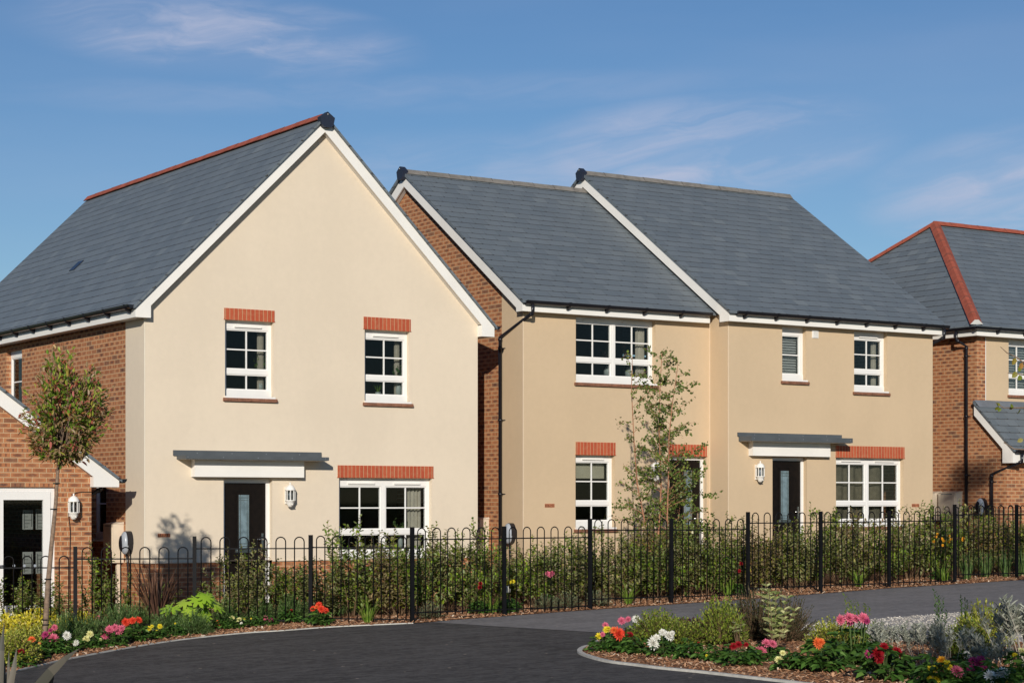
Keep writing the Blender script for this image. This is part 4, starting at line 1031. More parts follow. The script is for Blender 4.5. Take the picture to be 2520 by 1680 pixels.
# ================================================================== railing
YR = 24.07
PX = {-5: 7.54, -4: 9.19, -3: 10.84, -2: 12.55, -1: 14.24}
for i in range(0, 10): PX[i] = 15.82+(1.549)*i
for i, x in {0: 1240.7, 1: 1451.8, 2: 1652, 3: 1840.7, 4: 2019.6, 5: 2187.9, 6: 2349.6, 7: 2501.8}.items(): PX[i] = onY(x, 1300, YR).x
PX[8] = PX[7]+1.55
TP = {-5: -.687, -4: -.60, -3: -.47, -2: -.466, -1: -.372, 0: -.37, 1: -.265, 2: -.272, 3: -.172, 4: -.166, 5: -.16, 6: -.055, 7: -.06, 8: .03}
def railing(label, PT, TP, nh, ids):
    root = empty('bow_top_railing', (PT[ids[0]].x, PT[ids[0]].y, G(PT[ids[0]].x)), label, 'railing'); h = H(root)
    for i in ids:
        p = PT[i]; q = PT[min(i+1, ids[-1])] if i != ids[-1] else p+(p-PT[i-1]); W0 = (q-p).length; u = (q-p)/W0; n = Vector((-u.y, u.x))
        def place(t, name):
            t.v = [(p.x+u.x*v[0]+n.x*v[1], p.y+u.y*v[0]+n.y*v[1], v[2]) for v in t.v]; h.add(t, name, 'black_paint')
        top = EYE+TP[i]+.015; t = MB(); t.box((-.028, -.02, G(p.x)-.05), (.028, .02, top)); place(t, 'post')
        if i == ids[-1]: continue
        zt = EYE+TP[i]; zr = zt-.165; zb = max(zt-1.21, G(p.x)+.07, G(q.x)+.05); W = W0-.06
        t = MB(); t.box((.028, -.006, zr-.009), (W0-.028, .006, zr+.009)); place(t, 'rail')
        t = MB(); t.box((.028, -.006, zb-.009), (W0-.028, .006, zb+.009)); place(t, 'rail')
        pt = W/nh; r = pt*.26; t = MB()
        for k in range(nh):
            c = .03+pt*(k+.5); pts = [(c-r, 0, zb-.05), (c-r, 0, zt-r)]
            for w_ in range(1, 8): an = math.pi-math.pi*w_/8; pts.append((c+r*math.cos(an), 0, zt-r+r*math.sin(an)))
            pts += [(c+r, 0, zt-r), (c+r, 0, zb-.05)]
            t.tube(pts, .0088, 6)
        for zz_ in (zr, zb):
            for xe in (.035, W0-.035): t.tube([(xe, -.022, zz_), (xe, .022, zz_)], .012, 6)
        place(t, 'hoops')
    return root
PT = {k: Vector((x, YR)) for k, x in PX.items()}
PT[-2] = Vector((13.2, 25.2)); PT[-3] = Vector((11.70, 25.92)); PT[-4] = Vector((10.16, 26.58)); PT[-5] = Vector((8.70, 27.2))
TP.update({-2: -.49, -3: -.505, -4: -.645, -5: -.765})
railing('long black bow top metal railing running along the planted bed by the footpath', PT, TP, 6, list(range(-5, 9)))
PX2 = {k: onY(x, 1246, 26.5).x for k, x in enumerate((2294, 2431))}; d2 = PX2[1]-PX2[0]
for k in range(2, 6): PX2[k] = PX2[0]+d2*k
TP2 = {k: -.09 for k in PX2}; TP2[0] = -.085; TP2[1] = -.075
railing('second black bow top railing behind the shrubs in front of the brick house', {k: Vector((x, 26.5)) for k, x in PX2.items()}, TP2, 6, list(range(0, 6)))
def fy(px):                          # line of the railing seen at a pixel column
    t = ((-200, 28.0), (183, 26.6), (475, 25.92), (756, 25.2), (1014, 24.07), (5000, 24.07))
    for (a_, ya_), (b_, yb_) in zip(t, t[1:]):
        if px <= b_: return ya_+(yb_-ya_)*(px-a_)/(b_-a_)

# ================================================================== plants
def rv3(s=1): return Vector((random.gauss(0, s), random.gauss(0, s), random.gauss(0, s)))
def shrub_mesh(seed, n=15, hgt=1.2, rad=.34, ll=.088, lw=.044, twigs=8, lean=.2, dense=.027):
    random.seed(seed); lf = MB(); st = MB()
    for i in range(n):
        an = random.uniform(0, 6.28); rr = rad*math.sqrt(random.random()); hh = hgt*random.choice((.55, .68, .8, .9, 1.0, 1.1))*random.uniform(.92, 1.05)*(1-.28*(rr/rad)**2)
        b = Vector((rr*.35*math.cos(an), rr*.35*math.sin(an), 0)); top = Vector((rr*math.cos(an)*1.15, rr*math.sin(an)*1.15, hh))
        pts = []; bend = rv3(.05)
        for k in range(7):
            t = k/6; pts.append(b.lerp(top, t)+Vector((math.cos(an), math.sin(an), 0))*rad*.35*math.sin(t*math.pi*.6)+bend*t*t)
        st.tube(pts, [.005*(1-.7*k/6)+.0015 for k in range(7)], 4, False)
        def along(pts, z0, step, sc=1.0):
            L = sum((pts[j+1]-pts[j]).length for j in range(len(pts)-1)); s_ = z0*L; k = 0
            while s_ < L:
                a_ = s_; j = 0
                while j < len(pts)-2 and a_ > (pts[j+1]-pts[j]).length: a_ -= (pts[j+1]-pts[j]).length; j += 1
                d = (pts[j+1]-pts[j]); p = pts[j]+d*min(1, a_/max(d.length, 1e-5)); d = d.normalized()
                ang = k*2.4+random.uniform(-.4, .4); side = d.orthogonal().normalized(); side.rotate(Matrix.Rotation(ang, 3, d))
                q = (side+d*random.uniform(.3, .9)+rv3(.18)).normalized(); fr_ = s_/L
                l = ll*sc*random.uniform(.7, 1.15)*(1-.45*max(0, fr_-.8)/.2)
                lf.leaf(p, q, l, lw*sc*random.uniform(.8, 1.1), fold=random.uniform(-.1, .35), droop=random.uniform(-.05, .25))
                s_ += step*random.uniform(.7, 1.3); k += 1
        along(pts, .2, dense)
        for k in range(twigs):
            t = random.uniform(.12, .85); p = pts[0].lerp(pts[-1], t)+(pts[int(t*6)]-pts[0].lerp(pts[-1], int(t*6)/6)); a2 = random.uniform(0, 6.28)
            d = Vector((math.cos(a2), math.sin(a2), random.uniform(.5, 1.4))).normalized(); Lt = random.uniform(.12, .3)*hgt/1.2
            tp_ = [p, p+d*Lt*.5+rv3(.01), p+d*Lt+Vector((0, 0, .03))]
            st.tube(tp_, [.004, .003, .0015], 3, False); along(tp_, .15, dense*.85, .9)
    return lf, st
def plant(name, meshes, loc, label, cat, group=None, rot=None, s=1.0, sz=None):
    o = empty(name, loc, label, cat, group); o.rotation_euler[2] = random.uniform(0, 6.28) if rot is None else rot
    o.scale = (s, s, sz if sz else s)
    for nm, me in meshes:
        c = bpy.data.objects.new(nm, me); COL.objects.link(c); c.parent = o
    return o
def mesh_only(mb, name, mat):
    me = bpy.data.meshes.new(name); me.from_pydata(mb.v, [], mb.f); me.polygons.foreach_set('use_smooth', mb.sm); me.materials.append(M[mat]); return me
def pair(l, s_, lm, sm): return [('foliage', mesh_only(l, 'foliage', lm)), ('stems', mesh_only(s_, 'stems', sm))]
ela = []
for k in range(5):
    l, s_ = shrub_mesh(100+k, n=(18, 21, 16, 19, 22)[k], hgt=1.27, rad=.42); ela.append(pair(l, s_, ('elaeagnus_leaf', 'elaeagnus_leaf_olive', 'elaeagnus_leaf', 'elaeagnus_leaf_olive', 'elaeagnus_leaf_warm')[k], 'stem_brown'))
elat = []
for k in range(2):
    l, s_ = shrub_mesh(120+k, n=8, hgt=1.2, rad=.26, twigs=5, dense=.03); elat.append(pair(l, s_, 'elaeagnus_leaf', 'stem_brown'))
random.seed(11)
# (photo x of the base, Y, height scale, which, label)
SH = [
 (25, 24.9, .72, 't', 'low dark shrub behind the railing, in front of the glazed door at the left edge'),
 (62, 25.3, .80, 't', 'loose upright shrub behind the railing, below the middle of the tall door glass'),
 (118, 25.2, .68, 't', 'thin shrub just behind the slanted tree trunk, against the white door frame'),
 (160, 24.8, .62, 't', 'small spindly shrub against the brick pier beside the tree trunk'),
 (232, 25.0, .98, 't', 'tall leafy shrub in front of the passage between garage and cream house'),
 (285, 25.2, .80, 't', 'slim shrub below the cream meter box'),
 (395, 26.0, .55, 't', 'low silvery shrub behind the dark bronze flax'),
 (500, 25.6, .62, 't', 'small red tipped shrub left of the front door of the cream house'),
 (590, 25.0, .98, 'f', 'bushy shrub standing in front of the dark door of the cream house'),
 (648, 25.4, .85, 't', 'slender shrub beside the white right jamb of the cream house door'),
 (728, 25.5, .78, 'f', 'shrub between the cream house door and its wide ground floor window'),
 (795, 25.1, .80, 'f', 'rounded shrub behind the orange red dahlia'),
 (868, 25.3, 1.02, 'f', 'tall shrub reaching the left pane of the wide ground floor window'),
 (925, 25.6, 1.06, 'f', 'dense shrub under the middle of the wide ground floor window'),
 (985, 25.2, .98, 'f', 'shrub under the right end of the wide ground floor window'),
 (1045, 25.0, 1.0, 'f', 'shrub just right of the railing post where the kerb line ends'),
 (1100, 25.5, 1.04, 'f', 'shrub with a tall spire before the blank right end of the cream house'),
 (1155, 25.1, .98, 'f', 'shrub before the right corner of the cream house'),
 (1212, 25.7, .95, 't', 'loose shrub in front of the brick gap between cream and sand houses'),
 (1270, 25.9, .92, 't', 'open shrub below the wall charger of the sand house'),
 (1325, 25.4, 1.0, 'f', 'shrub in front of the corner bead and air brick of the sand house'),
 (1388, 25.2, 1.0, 'f', 'dense shrub left of the small ground floor window of the sand house'),
 (1442, 25.6, .98, 'f', 'shrub under the left half of the small ground floor window'),
 (1500, 25.1, .96, 'f', 'shrub under the right side of the small ground floor window'),
 (1560, 25.5, 1.0, 'f', 'shrub at the foot of the leaning left birch stem'),
 (1618, 25.0, .98, 'f', 'shrub at the foot of the main birch stems'),
 (1680, 25.4, 1.02, 'f', 'shrub in front of the birch shaded door'),
 (1738, 25.1, 1.0, 'f', 'shrub in front of the step between the two sand houses'),
 (1795, 25.5, 1.06, 'f', 'tall shrub just left of the post below the lantern and canopy'),
 (1850, 25.2, 1.04, 'f', 'shrub below the wall lantern beside the canopied door'),
 (1905, 25.6, 1.02, 'f', 'shrub left of the canopied dark door'),
 (1960, 25.1, 1.04, 'f', 'shrub in front of the canopied dark door'),
 (2015, 25.5, 1.06, 'f', 'shrub right of the canopied dark door'),
 (2075, 25.2, 1.05, 'f', 'shrub under the left casement of the far wide window'),
 (2130, 25.6, 1.06, 'f', 'shrub under the middle of the far wide window'),
 (2190, 25.2, 1.04, 'f', 'shrub under the right casement of the far wide window'),
 (2245, 25.6, 1.08, 'f', 'tall shrub below the air brick of the right hand sand house'),
 (2300, 25.3, 1.0, 'f', 'shrub at the corner of the sand house, before the first rear railing post'),
 (2355, 25.5, .98, 'f', 'shrub in front of the two cream meter boxes'),
 (2410, 25.2, .98, 'f', 'shrub in front of the tall downpipe of the brick house'),
 (2465, 25.6, 1.0, 'f', 'shrub in front of the porch downpipe of the brick house'),
 (2520, 25.2, 1.02, 'f', 'shrub at the right edge of the view behind the railing'),
 (2575, 25.6, 1.02, 'f', 'shrub beyond the right edge behind the railing'),
]
for k, (x, Y, s_, kind, lab) in enumerate(SH):
    Y = min(28.35, fy(x)+Y-24.07-(.35 if x < 760 else 0))
    p = onY(x, 1300, Y); p.z = G(p.x)
    ms = (ela if kind == 'f' else elat)[k % (5 if kind == 'f' else 2)]
    plant('shrub', ms, p, lab, 'shrub', 'leafy shrubs behind the railing', s=random.uniform(.84, 1.0)*(1 if kind == 'f' else .95), sz=s_*random.uniform(.86, 1.06))
# fill row of lower foliage further back, visible between the shrubs
LB = ['below the shaded left end of the wide window', 'behind the second post right of the dahlia', 'before the brick gap', 'before the left corner of the sand house', 'under the small sand window', 'behind the birch foot', 'before the shaded door', 'before the house step', 'below the lantern', 'under the far canopy', 'under the far wide window', 'below the far air brick', 'before the meter boxes', 'before the rear railing', 'below the porch roof']
for k, x in enumerate((900, 1010, 1240, 1300, 1420, 1590, 1650, 1770, 1870, 1990, 2100, 2230, 2330, 2430, 2500)):
    p = onY(x, 1300, 26.3); p.z = G(p.x)
    plant('shrub', ela[(k*3) % 5], p, 'lower back row shrub '+LB[k], 'shrub', 'lower shrubs in the back row behind the railing', s=.85, sz=.72)
# --- birch
def tree_branches(stems, lf, st, nb, blen, leaf, lw, r0, seed, start=.15, droop=.1, up=.5, lstep=.05, sidef=None):
    random.seed(seed)
    for pts in stems:
        pts = [Vector(p) for p in pts]; m = len(pts)
        rad = [r0*(1-.85*i/(m-1))+.003 for i in range(m)]; st.tube(pts, rad, 7, False)
        segs = [(pts[i+1]-pts[i]).length for i in range(m-1)]; L = sum(segs)
        for b in range(nb):
            t = start+(1-start)*(b+random.random())/nb; s_ = t*L; j = 0
            while j < m-2 and s_ > segs[j]: s_ -= segs[j]; j += 1
            p = pts[j].lerp(pts[j+1], min(1, s_/segs[j])); an = random.uniform(0, 6.28)
            d = Vector((math.cos(an), math.sin(an), up*random.uniform(.5, 1.6))).normalized(); bl = blen*(1.15-.75*t)*random.uniform(.6, 1.2)
            q = [p]; 
            for k in range(1, 6):
                q.append(q[-1]+d*bl/5); d = (d+rv3(.12)-Vector((0, 0, droop))).normalized()
            st.tube(q, [.005*(1-k/6)*(1.4-t)+.0012 for k in range(6)], 4, False)
            subs = [(q, .25)]
            for k in range(3):
                c = q[random.randint(1, 4)]; d2 = (d+rv3(.6)).normalized(); sub = [c, c+d2*bl*.2, c+d2*bl*.38-Vector((0, 0, bl*.05))]
                st.tube(sub, [.003, .002, .001], 3, False); subs.append((sub, .1))
            for sp, s0 in subs:
                Ls = sum((sp[i+1]-sp[i]).length for i in range(len(sp)-1)); a_ = s0*Ls
                while a_ < Ls:
                    z = a_; j2 = 0
                    while j2 < len(sp)-2 and z > (sp[j2+1]-sp[j2]).length: z -= (sp[j2+1]-sp[j2]).length; j2 += 1
                    c = sp[j2].lerp(sp[j2+1], min(1, z/max(1e-5, (sp[j2+1]-sp[j2]).length)))
                    for _ in range(2):
                        lf.leaf(c+rv3(.022), rv3(1)+Vector((0, 0, -.25)), leaf*random.uniform(.6, 1.25), lw*random.uniform(.8, 1.2), up=rv3(1), fold=.15)
                    a_ += lstep*random.uniform(.6, 1.5)
bp = onY(1605, 1300, 26.1); bp.z = G(bp.x)
root = empty('birch_tree', bp, 'young multi stemmed birch with small green leaves in front of the sand house', 'tree')
def bpx(x, y, dy=0): return onY(x, y, 26.1+dy)-bp
stems = [[bpx(1608, 1480), bpx(1590, 1300, .05), bpx(1568, 1190, .1), bpx(1560, 1080, .12), bpx(1554, 960, .1), bpx(1556, 880, .05)],
         [bpx(1612, 1480), bpx(1620, 1320), bpx(1627, 1200), bpx(1622, 1060, -.05), bpx(1624, 960, -.05), bpx(1629, 866, -.05)],
         [bpx(1616, 1480), bpx(1640, 1330, -.1), bpx(1645, 1180, -.15), bpx(1646, 1080, -.2), bpx(1655, 990, -.2), bpx(1668, 900, -.25)],
         [bpx(1618, 1480), bpx(1655, 1360, .1), bpx(1672, 1260, .2), bpx(1680, 1160, .2)]]
lf, st = MB(), MB()
tree_branches(stems[:1], lf, st, 30, .62, .042, .036, .013, 31, .2, .05, .7, .075)
tree_branches(stems[1:2], lf, st, 44, .78, .048, .042, .016, 32, .12, .06, .7, .040)
tree_branches(stems[2:3], lf, st, 44, .86, .048, .042, .013, 33, .10, .06, .6, .040)
tree_branches(stems[3:], lf, st, 40, 1.0, .050, .043, .011, 34, .03, .10, .35, .036)
lf.build('crown', 'birch_leaf', root); st.build('trunk', 'birch_bark', root)
# --- photinia standard tree
Dt = 24.6; pb = atd(98, 1610, Dt); pb.z = G(pb.x)
root = empty('photinia_tree', pb, 'small standard tree with leaning trunk and rounded red green crown at the left', 'tree')
tr_ = [atd(x, y, Dt)-pb for x, y in ((97, 1640), (112, 1540), (118, 1440), (127, 1340), (137, 1240), (142, 1160), (147, 1125))]
st = MB(); st.tube(tr_, [.037, .036, .033, .029, .024, .020, .018], 9, False); lf = MB(); random.seed(5)
cc = atd(162, 1005, Dt)-pb; rx, rz = .50, .70; top = tr_[-1]
for i in range(104):
    th = random.uniform(0, 6.28); ph = math.acos(random.uniform(-.85, 1)); rr = random.choice((.62, .8, .95, 1.02, 1.10))
    tip = cc+Vector((rx*math.sin(ph)*math.cos(th)*rr, rx*math.sin(ph)*math.sin(th)*rr, rz*math.cos(ph)*rr))
    if i % 7 == 0: tip.z += .10
    mid = top.lerp(tip, .5)+rv3(.04)+Vector((0, 0, -.05)); q = [top+rv3(.015), top.lerp(mid, .5)+rv3(.02), mid, mid.lerp(tip, .5)+rv3(.02), tip]
    st.tube(q, [.009, .006, .004, .003, .0015], 4, False)
    for k in range(44):
        t = random.uniform(.30, 1)**.7; s_ = t*4; j = min(3, int(s_)); p = q[j].lerp(q[j+1], s_-j)
        d = (tip-cc).normalized()*.6+Vector((0, 0, .45))+rv3(.55)
        lf.leaf(p+rv3(.03), d, random.uniform(.06, .10), random.uniform(.028, .040), fold=.3, droop=.1)
lf.build('crown', 'photinia_leaf', root); st.build('trunk', 'bark_grey', root)
t = MB()
for (x, y) in ((143, 1189), (136, 1252), (122, 1424), (115, 1524), (116, 1536)):
    c = atd(x-4, y, Dt)-pb
    t.lathe(c, [(.02, -.008), (.044, -.008), (.044, .008), (.02, .008)], 12)
t.build('tree_tie', 'rubber', root)
# --- overhanging beech just outside the right edge (its twigs enter the view, its shade falls on the right bed)
Db = 12.6; bb_ = atd(1260+F*.345, 1500, Db); bb_.z = G(bb_.x)
root = empty('beech_tree', bb_, 'tree outside the right edge whose autumn tinted twigs hang into the view', 'tree')
lf, st = MB(), MB(); hh = 4.4
tree_branches([[(0, 0, -.1), (.02, .03, 1.2), (-.05, .02, 2.4), (.03, -.03, 3.5), (0, 0, hh)]], lf, st, 26, .95, .062, .045, .055, 77, .66, .05, .6, .085)
for (pp) in ([(2600, 960), (2530, 900), (2500, 878), (2478, 868), (2462, 853)], [(2600, 950), (2540, 925), (2505, 920), (2480, 918)], [(2610, 1030), (2530, 1003), (2500, 1003), (2470, 1003), (2450, 990)], [(2610, 1120), (2550, 1108), (2495, 1104), (2470, 1088)]):
    q = [atd(x, y, Db)-bb_ for x, y in pp]; st.tube(q, [.006, .005, .004, .003, .002][:len(q)], 4, False)
for (x, y, l) in ((2500, 880, .05), (2516, 892, .05), (2510, 903, .04), (2503, 915, .05), (2518, 918, .05), (2515, 925, .045), (2452, 990, .03), (2460, 992, .03), (2464, 1004, .03), (2458, 1000, .035), (2492, 995, .04), (2494, 1000, .03), (2510, 1006, .045), (2519, 1000, .05), (2518, 1080, .04), (2520, 1096, .03)):
    lf.leaf(atd(x, y, Db)-bb_, Vector((random.uniform(-1, 1), random.uniform(-1, 1), -.6)), l*1.05, l*.75, up=Vector((0, -1, .4)), fold=.1)
lf.build('crown', 'beech_leaf', root); st.build('trunk', 'bark_grey', root)
ps = Vector((CS*3.6+SN*6.0, -SN*3.6+CS*6.0, 0)); ps.z = G(ps.x)
pt = Vector((CS*7.9+SN*14.0, -SN*7.9+CS*14.0, 0)); pt.z = G(pt.x)
r2 = empty('maple_tree', pt, 'tall tree outside the right edge whose dappled shade falls on the brick house', 'tree')
lf, st = MB(), MB()
tree_branches([[(0, 0, -.1), (.05, .05, 4), (-.05, .02, 8), (0, 0, 11.6)]], lf, st, 44, 1.5, .12, .11, .12, 79, .80, .05, .3, .14)
lf.build('crown', 'olive_small_leaf', r2); st.build('trunk', 'bark_grey', r2)
root = empty('maple_tree', ps, 'tree outside the right edge of the view that shades the right hand flower bed', 'tree')
lf, st = MB(), MB()
tree_branches([[(0, 0, -.1), (.02, .03, 1.5), (-.05, .02, 3.0), (.03, -.03, 4.4), (0, 0, 5.3)]], lf, st, 44, 1.15, .085, .075, .06, 78, .70, .06, .3, .075)
lf.build('crown', 'olive_small_leaf', root); st.build('trunk', 'bark_grey', root)
# --- mounds and clumps
def mound(seed, rad, hgt, n, ll, lw, upf=.7, spread=1.0, irregular=.15):
    random.seed(seed); lf = MB(); st = MB()
    for i in range(n):
        th = random.uniform(0, 6.28); ph = math.acos(random.uniform(0, 1)); k = 1+random.uniform(-irregular, irregular)
        tip = Vector((rad*math.sin(ph)*math.cos(th), rad*math.sin(ph)*math.sin(th), hgt*(math.cos(ph)*.85+.12)))*k
        base = Vector((tip.x*.25, tip.y*.25, 0)); st.tube([base, base.lerp(tip, .55)+Vector((0, 0, .02)), tip], [.004, .003, .0012], 3, False)
        for q in range(9):
            t = .35+.65*q/8; p = base.lerp(tip, t)+Vector((0, 0, .02*math.sin(t*3)))
            d = (tip-base).normalized()*upf+rv3(.5)*spread
            lf.leaf(p, d, ll*random.uniform(.7, 1.2), lw*random.uniform(.8, 1.2), fold=.2)
    return lf, st
def blades(seed, n, hgt, w, spread=.5, arch=.4, r0=.05):
    random.seed(seed); mb = MB()
    for i in range(n):
        an = random.uniform(0, 6.28); out = Vector((math.cos(an), math.sin(an), 0)); sd = Vector((-math.sin(an), math.cos(an), 0))
        L = hgt*random.uniform(.55, 1.0); sp = spread*random.uniform(.2, 1); ar = arch*random.uniform(.3, 1.2); k = 6; prev = None; b = out*r0*random.random()
        for j in range(k+1):
            t = j/k; c = b+out*(sp*L*t+ar*L*t*t*.5)+Vector((0, 0, L*(t-ar*.35*t*t*t))); ww = w*(1-t**2.2)*.5+.0006
            row = [c-sd*ww, c-out*ww*.35, c+sd*ww]
            if prev:
                i0 = len(mb.v); mb.v += [tuple(v) for v in prev+row]; mb.f += [(i0, i0+1, i0+4, i0+3), (i0+1, i0+2, i0+5, i0+4)]; mb.sm += [True, True]
            prev = row
    return mb
def clump(name, mb, mat, loc, label, cat, group=None, rot=0, s=1.0):
    o = empty(name, loc, label, cat, group); c = mb.build('leaves', mat, o); o.rotation_euler[2] = rot; o.scale = (s, s, s); return o
def gY(x, Y):
    p = onY(x, 1300, Y); p.z = G(p.x); return p
l, s_ = mound(41, .30, .40, 260, .05, .009); ros = pair(l, s_, 'rosemary_leaf', 'stem_green')
l, s_ = mound(42, .34, .34, 420, .030, .020); smallm = pair(l, s_, 'olive_small_leaf', 'stem_brown')
limem = [('foliage', mesh_only(l, 'foliage', 'lime_leaf')), smallm[1]]
l, s_ = mound(43, .34, .50, 380, .038, .014, 1.0, .8, .25); darkm = pair(l, s_, 'dark_small_leaf', 'stem_brown')
l, s_ = mound(44, .30, .30, 150, .058, .026, .8, .8, .25); yelm = pair(l, s_, 'yellow_leaf', 'stem_brown')
l, s_ = mound(45, .17, .17, 60, .05, .045, .3, .6); purm = pair(l, s_, 'purple_leaf', 'stem_brown')
l, s_ = mound(46, .22, .22, 150, .022, .012); hebe = pair(l, s_, 'grey_green_leaf', 'stem_brown')
random.seed(3)
def put(name, ms, x, y, lab, cat, grp=None, s=1., sz=None): return plant(name, ms, gp(x, y), lab, cat, grp, s=s, sz=sz)
put('rosemary_shrub', ros, 165, 1583, 'green needle leaved mound right of the leaning tree trunk', 'shrub', 'green needle leaved mounds', 1.0)
put('rosemary_shrub', ros, 222, 1577, 'green needle leaved mound behind the pale yellow dahlias', 'shrub', 'green needle leaved mounds', .9)
put('rosemary_shrub', ros, 292, 1560, 'green needle leaved mound behind the scarlet and pink dahlias', 'shrub', 'green needle leaved mounds', 1.05)
put('rosemary_shrub', ros, 478, 1562, 'green needle leaved mound at the foot of the big leaved lime plant', 'shrub', 'green needle leaved mounds', .85)
put('rosemary_shrub', ros, 640, 1530, 'green needle leaved mound behind the white and yellow dahlias', 'shrub', 'green needle leaved mounds', .85)
put('rosemary_shrub', ros, 720, 1525, 'green needle leaved mound left of the post by the orange red dahlia', 'shrub', 'green needle leaved mounds', .95)
put('rosemary_shrub', ros, 812, 1517, 'green needle leaved mound right of the orange red dahlia', 'shrub', 'green needle leaved mounds', .95)
put('rosemary_shrub', ros, 560, 1535, 'green needle leaved mound below the dark front door', 'shrub', 'green needle leaved mounds', .9)
put('rosemary_shrub', ros, 415, 1560, 'green needle leaved mound in front of the bronze flax', 'shrub', 'green needle leaved mounds', .9)
put('rosemary_shrub', ros, 345, 1545, 'green needle leaved mound behind the row of scarlet blooms', 'shrub', 'green needle leaved mounds', .9)
put('rosemary_shrub', ros, 885, 1512, 'green needle leaved mound left of the grassy clump under the wide window', 'shrub', 'green needle leaved mounds', .8)
put('euonymus_shrub', yelm, 20, 1565, 'bright yellow leaved shrub at the far left edge behind the railing foot', 'shrub', 'yellow leaved shrubs', 1.1, .95)
put('euonymus_shrub', yelm, 70, 1570, 'bright yellow leaved shrub left of the leaning tree trunk', 'shrub', 'yellow leaved shrubs', 1.1, .9)
plant('euonymus_shrub', yelm, gY(195, 26.8), 'yellowish shrub behind the railing left of the thick post', 'shrub', 'yellow leaved shrubs', s=.85)
plant('euonymus_shrub', yelm, gY(100, 26.9), 'yellow leaved shrub behind the railing left of the tree trunk', 'shrub', 'yellow leaved shrubs', s=1.0)
put('golden_shrub', limem, 18, 1640, 'fine leaved golden green shrub at the left edge beside the flax blades', 'shrub', 'fine leaved golden shrubs', 1.1, 1.1)
put('golden_shrub', limem, 62, 1612, 'fine leaved golden green shrub behind the orange dahlia', 'shrub', 'fine leaved golden shrubs', 1.0, 1.0)
put('golden_shrub', limem, 110, 1595, 'fine leaved golden green shrub at the foot of the tree trunk', 'shrub', 'fine leaved golden shrubs', .7, .9)
for x, Y, lab in ((1060, 24.5, 'in front of the cream house corner'), (1345, 24.5, 'left of the post by the small sand window'), (1395, 24.6, 'right beside the post by the small sand window'), (1470, 24.5, 'below the small sand window')):
    plant('hebe_shrub', hebe, gY(x, Y), 'low grey green mound behind the railing '+lab, 'shrub', 'low grey green mounds', s=1.1)
# bronze flax, daylily clumps, big-leaved fatsia
clump('bronze_flax', blades(51, 80, 1.08, .035, .45, .35, .08), 'bronze_leaf', gY(385, 26.4), 'tall spiky bronze flax behind the railing left of the cream house door', 'plant')
clump('bronze_sedge', blades(57, 24, .42, .02, 1.2, 1.2, .03), 'bronze_leaf', gp(262, 1575), 'low arching bronze blades between the pink dahlias and the needle mound', 'plant')
for x, Y, lab in ((905, 24.5, 'grassy clump behind the railing under the wide window'), (1212, 24.6, 'grassy clump just left of the post by the brick gap'), (1545, 24.4, 'grassy clump behind the railing at the birch foot'), (1790, 24.7, 'grassy clump left of the post by the lantern'), (2112, 24.6, 'grassy clump under the far wide window'), (2325, 24.5, 'grassy clump left of the post before the meter boxes')):
    clump('daylily', blades(60+int(x) % 9, 42, .50, .012, .5, .8, .05), 'grass_leaf', gY(x, Y), 'bright green '+lab, 'plant', 'bright green grassy clumps', rot=x)
for x, Y, lab in ((2380, 24.5, 'left'), (2425, 24.7, 'middle'), (2475, 24.5, 'right'), (2515, 24.6, 'rightmost')):
    clump('lavender', blades(70, 90, .62, .007, .4, .3, .08), 'rosemary_leaf', gY(x, Y), {'left': 'wispy grey green plant just right of the last but one railing post', 'middle': 'wispy grey green plant below the far wall charger', 'right': 'wispy grey green plant left of the last railing post', 'rightmost': 'wispy grey green plant at the right edge behind the railing'}[lab], 'plant', 'wispy grey green plants', rot=x)
fp = gp(490, 1555); root = empty('fatsia_plant', fp, 'large leaved lime green plant growing through the railing', 'plant')
lf, st = MB(), MB(); random.seed(9)
for i in range(30):
    an = random.uniform(0, 6.28); rr = random.uniform(.05, .42); hh = random.uniform(.16, .62)*(1-.25*rr); c = Vector((rr*math.cos(an), rr*math.sin(an), hh))
    st.tube([Vector((0, 0, 0))+rv3(.02), Vector((c.x*.4, c.y*.4, c.z*.75)), c], [.007, .005, .004], 4, False)
    out = (Vector((math.cos(an), math.sin(an), 0))*1.0+Vector((0, -.5, 0))).normalized(); nrm = (Vector((0, -.25, 1))+out*.45).normalized(); sd = nrm.cross(out).normalized(); fw = sd.cross(nrm)
    sz = random.uniform(.12, .19); ring = []
    for k in range(29):
        a2 = -2.5+5.0*k/28; lobe = abs(math.cos((k/28*7)*math.pi)) ; r_ = sz*(.50+.52*lobe**1.2)*(1-.25*abs(a2)/2.5)
        ring.append(c+fw*(r_*math.cos(a2))+sd*(r_*math.sin(a2))-nrm*r_*.22)
    i0 = len(lf.v); lf.v.append(tuple(c)); lf.v += [tuple(v) for v in ring]
    for k in range(28): lf.f.append((i0, i0+1+k, i0+2+k)); lf.sm.append(True)
lf.build('leaves', 'fatsia_leaf', root); st.build('stems', 'stem_green', root)
# foreground flax blades at the bottom left
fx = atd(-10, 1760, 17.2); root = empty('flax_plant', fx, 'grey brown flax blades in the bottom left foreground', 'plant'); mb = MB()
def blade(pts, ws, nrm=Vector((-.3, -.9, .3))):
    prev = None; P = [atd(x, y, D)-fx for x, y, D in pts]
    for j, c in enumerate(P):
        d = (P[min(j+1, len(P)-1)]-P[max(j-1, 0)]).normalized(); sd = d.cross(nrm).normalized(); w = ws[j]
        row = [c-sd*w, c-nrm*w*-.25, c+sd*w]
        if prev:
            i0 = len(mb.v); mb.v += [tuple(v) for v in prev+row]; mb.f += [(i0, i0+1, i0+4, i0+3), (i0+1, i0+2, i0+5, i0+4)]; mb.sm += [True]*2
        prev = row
blade([(40, 1750, 17), (90, 1695, 16.9), (125, 1652, 16.8), (160, 1620, 16.7), (196, 1594, 16.6)], [.045, .050, .042, .024, .001])
